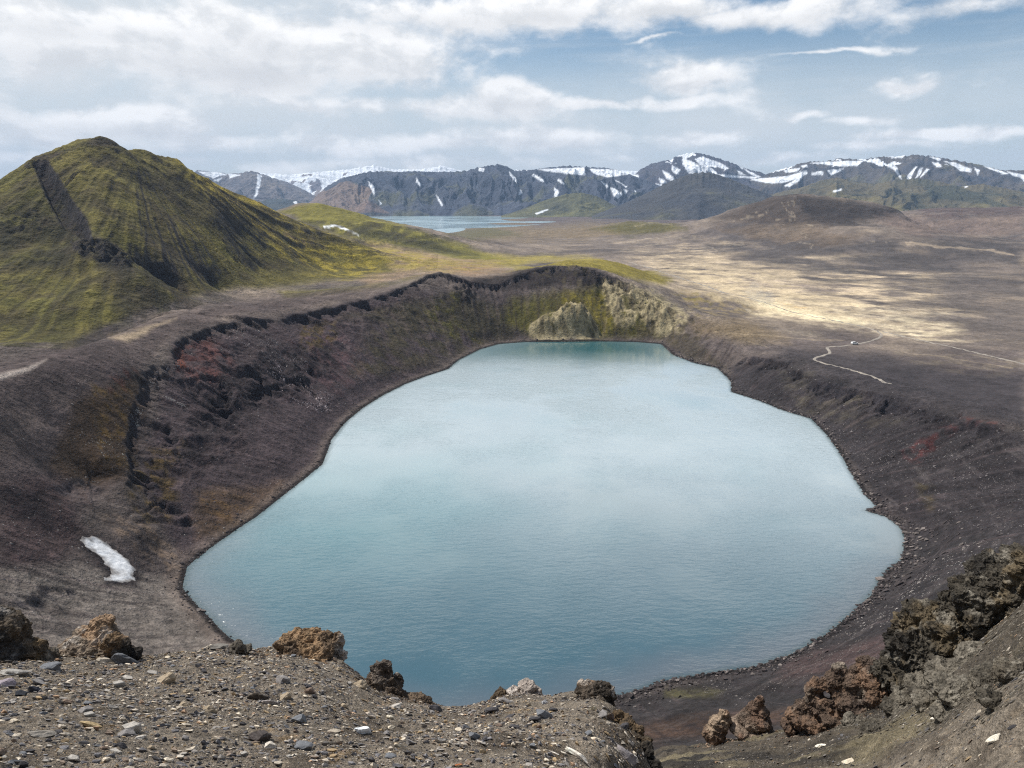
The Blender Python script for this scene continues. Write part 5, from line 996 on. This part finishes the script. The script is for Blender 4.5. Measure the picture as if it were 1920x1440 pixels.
# ------------------------------------------------------------------ sky
SAZ,SEL=math.radians(-58),math.radians(57)
w=bpy.data.worlds.new('World'); scene.world=w; w.use_nodes=True; nt=w.node_tree; nt.nodes.clear(); ln=nt.links.new
out=nt.nodes.new('ShaderNodeOutputWorld'); bg=nt.nodes.new('ShaderNodeBackground'); ln(bg.outputs[0],out.inputs[0])
sky=nt.nodes.new('ShaderNodeTexSky'); sky.sky_type='NISHITA'; sky.sun_disc=False; sky.sun_elevation=SEL; sky.sun_rotation=SAZ; sky.altitude=700; sky.air_density=1.0; sky.dust_density=1.0
bg.inputs['Strength'].default_value=.1
tc=nt.nodes.new('ShaderNodeTexCoord'); sp=nt.nodes.new('ShaderNodeSeparateXYZ'); ln(tc.outputs['Generated'],sp.inputs[0])
az=math_(nt,'ARCTAN2',sp.outputs[0],sp.outputs[1]); el=math_(nt,'ARCSINE',sp.outputs[2])
cm=nt.nodes.new('ShaderNodeCombineXYZ'); ln(az,cm.inputs[0]); ln(math_(nt,'MULTIPLY',el,1.7),cm.inputs[1]); q0=cm.outputs[0]
def cnoise(off):
    ad=nt.nodes.new('ShaderNodeVectorMath'); ad.operation='ADD'; ln(q0,ad.inputs[0]); ad.inputs[1].default_value=off
    n=nt.nodes.new('ShaderNodeTexNoise'); n.inputs['Scale'].default_value=7.5; n.inputs['Detail'].default_value=9; n.inputs['Roughness'].default_value=.6; n.inputs['Distortion'].default_value=.15; ln(ad.outputs[0],n.inputs['Vector'])
    return n.outputs['Fac']
N0=cnoise((0,0,0)); N1=cnoise((-.012,.03,0)); 
warp=nt.nodes.new('ShaderNodeTexNoise'); warp.inputs['Scale'].default_value=9; warp.inputs['Detail'].default_value=5; ln(q0,warp.inputs['Vector'])
wv=nt.nodes.new('ShaderNodeVectorMath'); wv.operation='MULTIPLY_ADD'; ln(warp.outputs['Color'],wv.inputs[0]); wv.inputs[1].default_value=(.10,.075,0); wv.inputs[2].default_value=(-.05,-.037,0)
wa=nt.nodes.new('ShaderNodeVectorMath'); wa.operation='ADD'; ln(q0,wa.inputs[0]); ln(wv.outputs[0],wa.inputs[1]); qw=wa.outputs[0]
# clouds: centre and half size in pixels of the traced sky -> directions; weight, flat-base flag
BL=[(430,88,440,75,1.15),(560,70,200,50,1.),(330,100,200,50,1.),(700,120,220,42,.8),(150,30,260,50,.75),(60,120,170,70,.55),(990,22,300,38,1.),(1190,12,200,30,.8),(1480,20,240,34,.85),(1800,18,160,30,.7),(1290,142,95,30,.85),(1700,150,62,18,.85),(960,182,95,30,1.),(850,200,300,26,.8),(1130,192,220,16,.85),(660,205,130,22,.5),
    (240,232,190,30,1.),(90,250,160,28,.7),(420,262,160,26,.75),(620,275,200,18,.6),(1000,262,160,26,.95),(820,270,140,16,.7),(1290,262,110,18,.8),(1510,222,42,12,.75),(1600,230,60,10,.5),(1760,252,170,14,.85),(1870,250,90,12,.8),(1440,300,130,14,.6),(1650,275,120,12,.6),(1570,97,130,5,.5),(1240,68,50,4,.45),
    (300,300,500,16,.5),(900,305,300,12,.4),(-300,150,300,120,.8),(2300,150,300,60,.7),(-900,60,500,200,.7)]
tot=None; low=None
for (u,v,du,dv,wt) in BL:
    if abs(u-960)<1500:
        a0,t0=ray(u,v); e0=math.atan(t0); a1,_=ray(u+du,v); _,t1=ray(u,v-dv); ra=abs(float(a1-a0)); re=abs(math.atan(t1)-e0)*1.7
    else: a0,e0,ra,re=-1.6,.25,.5,.4
    s1=nt.nodes.new('ShaderNodeVectorMath'); s1.operation='SUBTRACT'; ln(qw,s1.inputs[0]); s1.inputs[1].default_value=(float(a0),float(e0*1.7),0)
    s2=nt.nodes.new('ShaderNodeVectorMath'); s2.operation='MULTIPLY'; ln(s1.outputs[0],s2.inputs[0]); s2.inputs[1].default_value=(1/ra,1/re,0)
    s3=nt.nodes.new('ShaderNodeVectorMath'); s3.operation='DOT_PRODUCT'; ln(s2.outputs[0],s3.inputs[0]); ln(s2.outputs[0],s3.inputs[1])
    g=math_(nt,'MULTIPLY',math_(nt,'EXPONENT',math_(nt,'MULTIPLY',s3.outputs['Value'],-.9)),wt)
    tot=g if tot is None else math_(nt,'MAXIMUM',tot,g)
    # underside: lower half of each cloud
    sy=nt.nodes.new('ShaderNodeSeparateXYZ'); ln(s2.outputs[0],sy.inputs[0])
    if dv>=24:
        u_=math_(nt,'MULTIPLY',g,ramp(nt,sy.outputs[1],.35,-.75)); low=u_ if low is None else math_(nt,'MAXIMUM',low,u_)
nf=math_(nt,'MULTIPLY',math_(nt,'SUBTRACT',N0,.5),2.1)
dens_=math_(nt,'ADD',tot,nf); cover=ramp(nt,dens_,.14,.72)
# general overhead scatter outside the picture
up=ramp(nt,el,.62,.85); hi=ramp(nt,N0,.50,.66); cover=math_(nt,'MAXIMUM',cover,math_(nt,'MULTIPLY',up,hi))
bank=math_(nt,'MULTIPLY',ramp(nt,el,.265,.34),ramp(nt,el,.62,.46)); cover=math_(nt,'MAXIMUM',cover,math_(nt,'MULTIPLY',bank,ramp(nt,N0,.30,.5)))  # unseen cloud bank above the frame, added for the lake to reflect
# veil
veil=math_(nt,'MAXIMUM',ramp(nt,el,.22,.08),math_(nt,'MULTIPLY',ramp(nt,az,.12,-.38),ramp(nt,el,.6,.2)))
veil=math_(nt,'MULTIPLY',veil,math_(nt,'SUBTRACT',1.,math_(nt,'MULTIPLY',ramp(nt,az,.2,.62),.2)))
veil=math_(nt,'MULTIPLY',veil,ramp(nt,N1,.2,.6,.7,1.0))
blue=mixc(nt,1.,sky.outputs[0],(.80,.90,.90),'MULTIPLY')
wisp=nt.nodes.new('ShaderNodeMapping'); ln(q0,wisp.inputs[0]); wisp.inputs['Scale'].default_value=(3,16,1); wn=ramp(nt,noise(nt,wisp.outputs[0],1.2,7,.6),.45,.75,0,.35)
c1=mixc(nt,veil,blue,(7.0,7.4,7.65)); c1=mixc(nt,wn,c1,(7.2,7.5,7.7))
lit=math_(nt,'MULTIPLY',math_(nt,'SUBTRACT',N0,N1),1.0); shade=ramp(nt,lit,-.10,.07)
wh=mixc(nt,shade,(8.1,8.2,8.3),(10.6,10.5,10.4)); wh=mixc(nt,math_(nt,'MULTIPLY',low,ramp(nt,N0,.35,.65,.35,.85)),wh,(5.5,5.65,5.9))
c2=mixc(nt,cover,c1,wh); ln(c2,bg.inputs['Color'])
# ------------------------------------------------------------------ sun, camera
import mathutils
sl=bpy.data.lights.new('sun','SUN'); sl.energy=SUN; sl.angle=math.radians(.53); sl.color=(1,.955,.88); so=bpy.data.objects.new('sun',sl); COL.objects.link(so)
so.rotation_euler=mathutils.Vector((math.sin(SAZ)*math.cos(SEL),math.cos(SAZ)*math.cos(SEL),math.sin(SEL))).to_track_quat('Z','Y').to_euler()
cd=bpy.data.cameras.new('camera'); co=bpy.data.objects.new('camera',cd); COL.objects.link(co); cd.sensor_width=36; cd.lens=36*F/1920; cd.clip_start=.1; cd.clip_end=60000
co.location=(0,0,H); co.rotation_euler=(math.pi/2-PITCH,0,0); scene.camera=co
scene.view_settings.view_transform='Standard'; scene.view_settings.look='None'; scene.view_settings.exposure=EXPO; scene.view_settings.gamma=1
scene.cycles.use_denoising=False; scene.cycles.pixel_filter_type='BLACKMAN_HARRIS'; scene.cycles.filter_width=1.15; scene.cycles.max_bounces=6; scene.cycles.volume_bounces=0; scene.cycles.volume_max_steps=64
log('done')
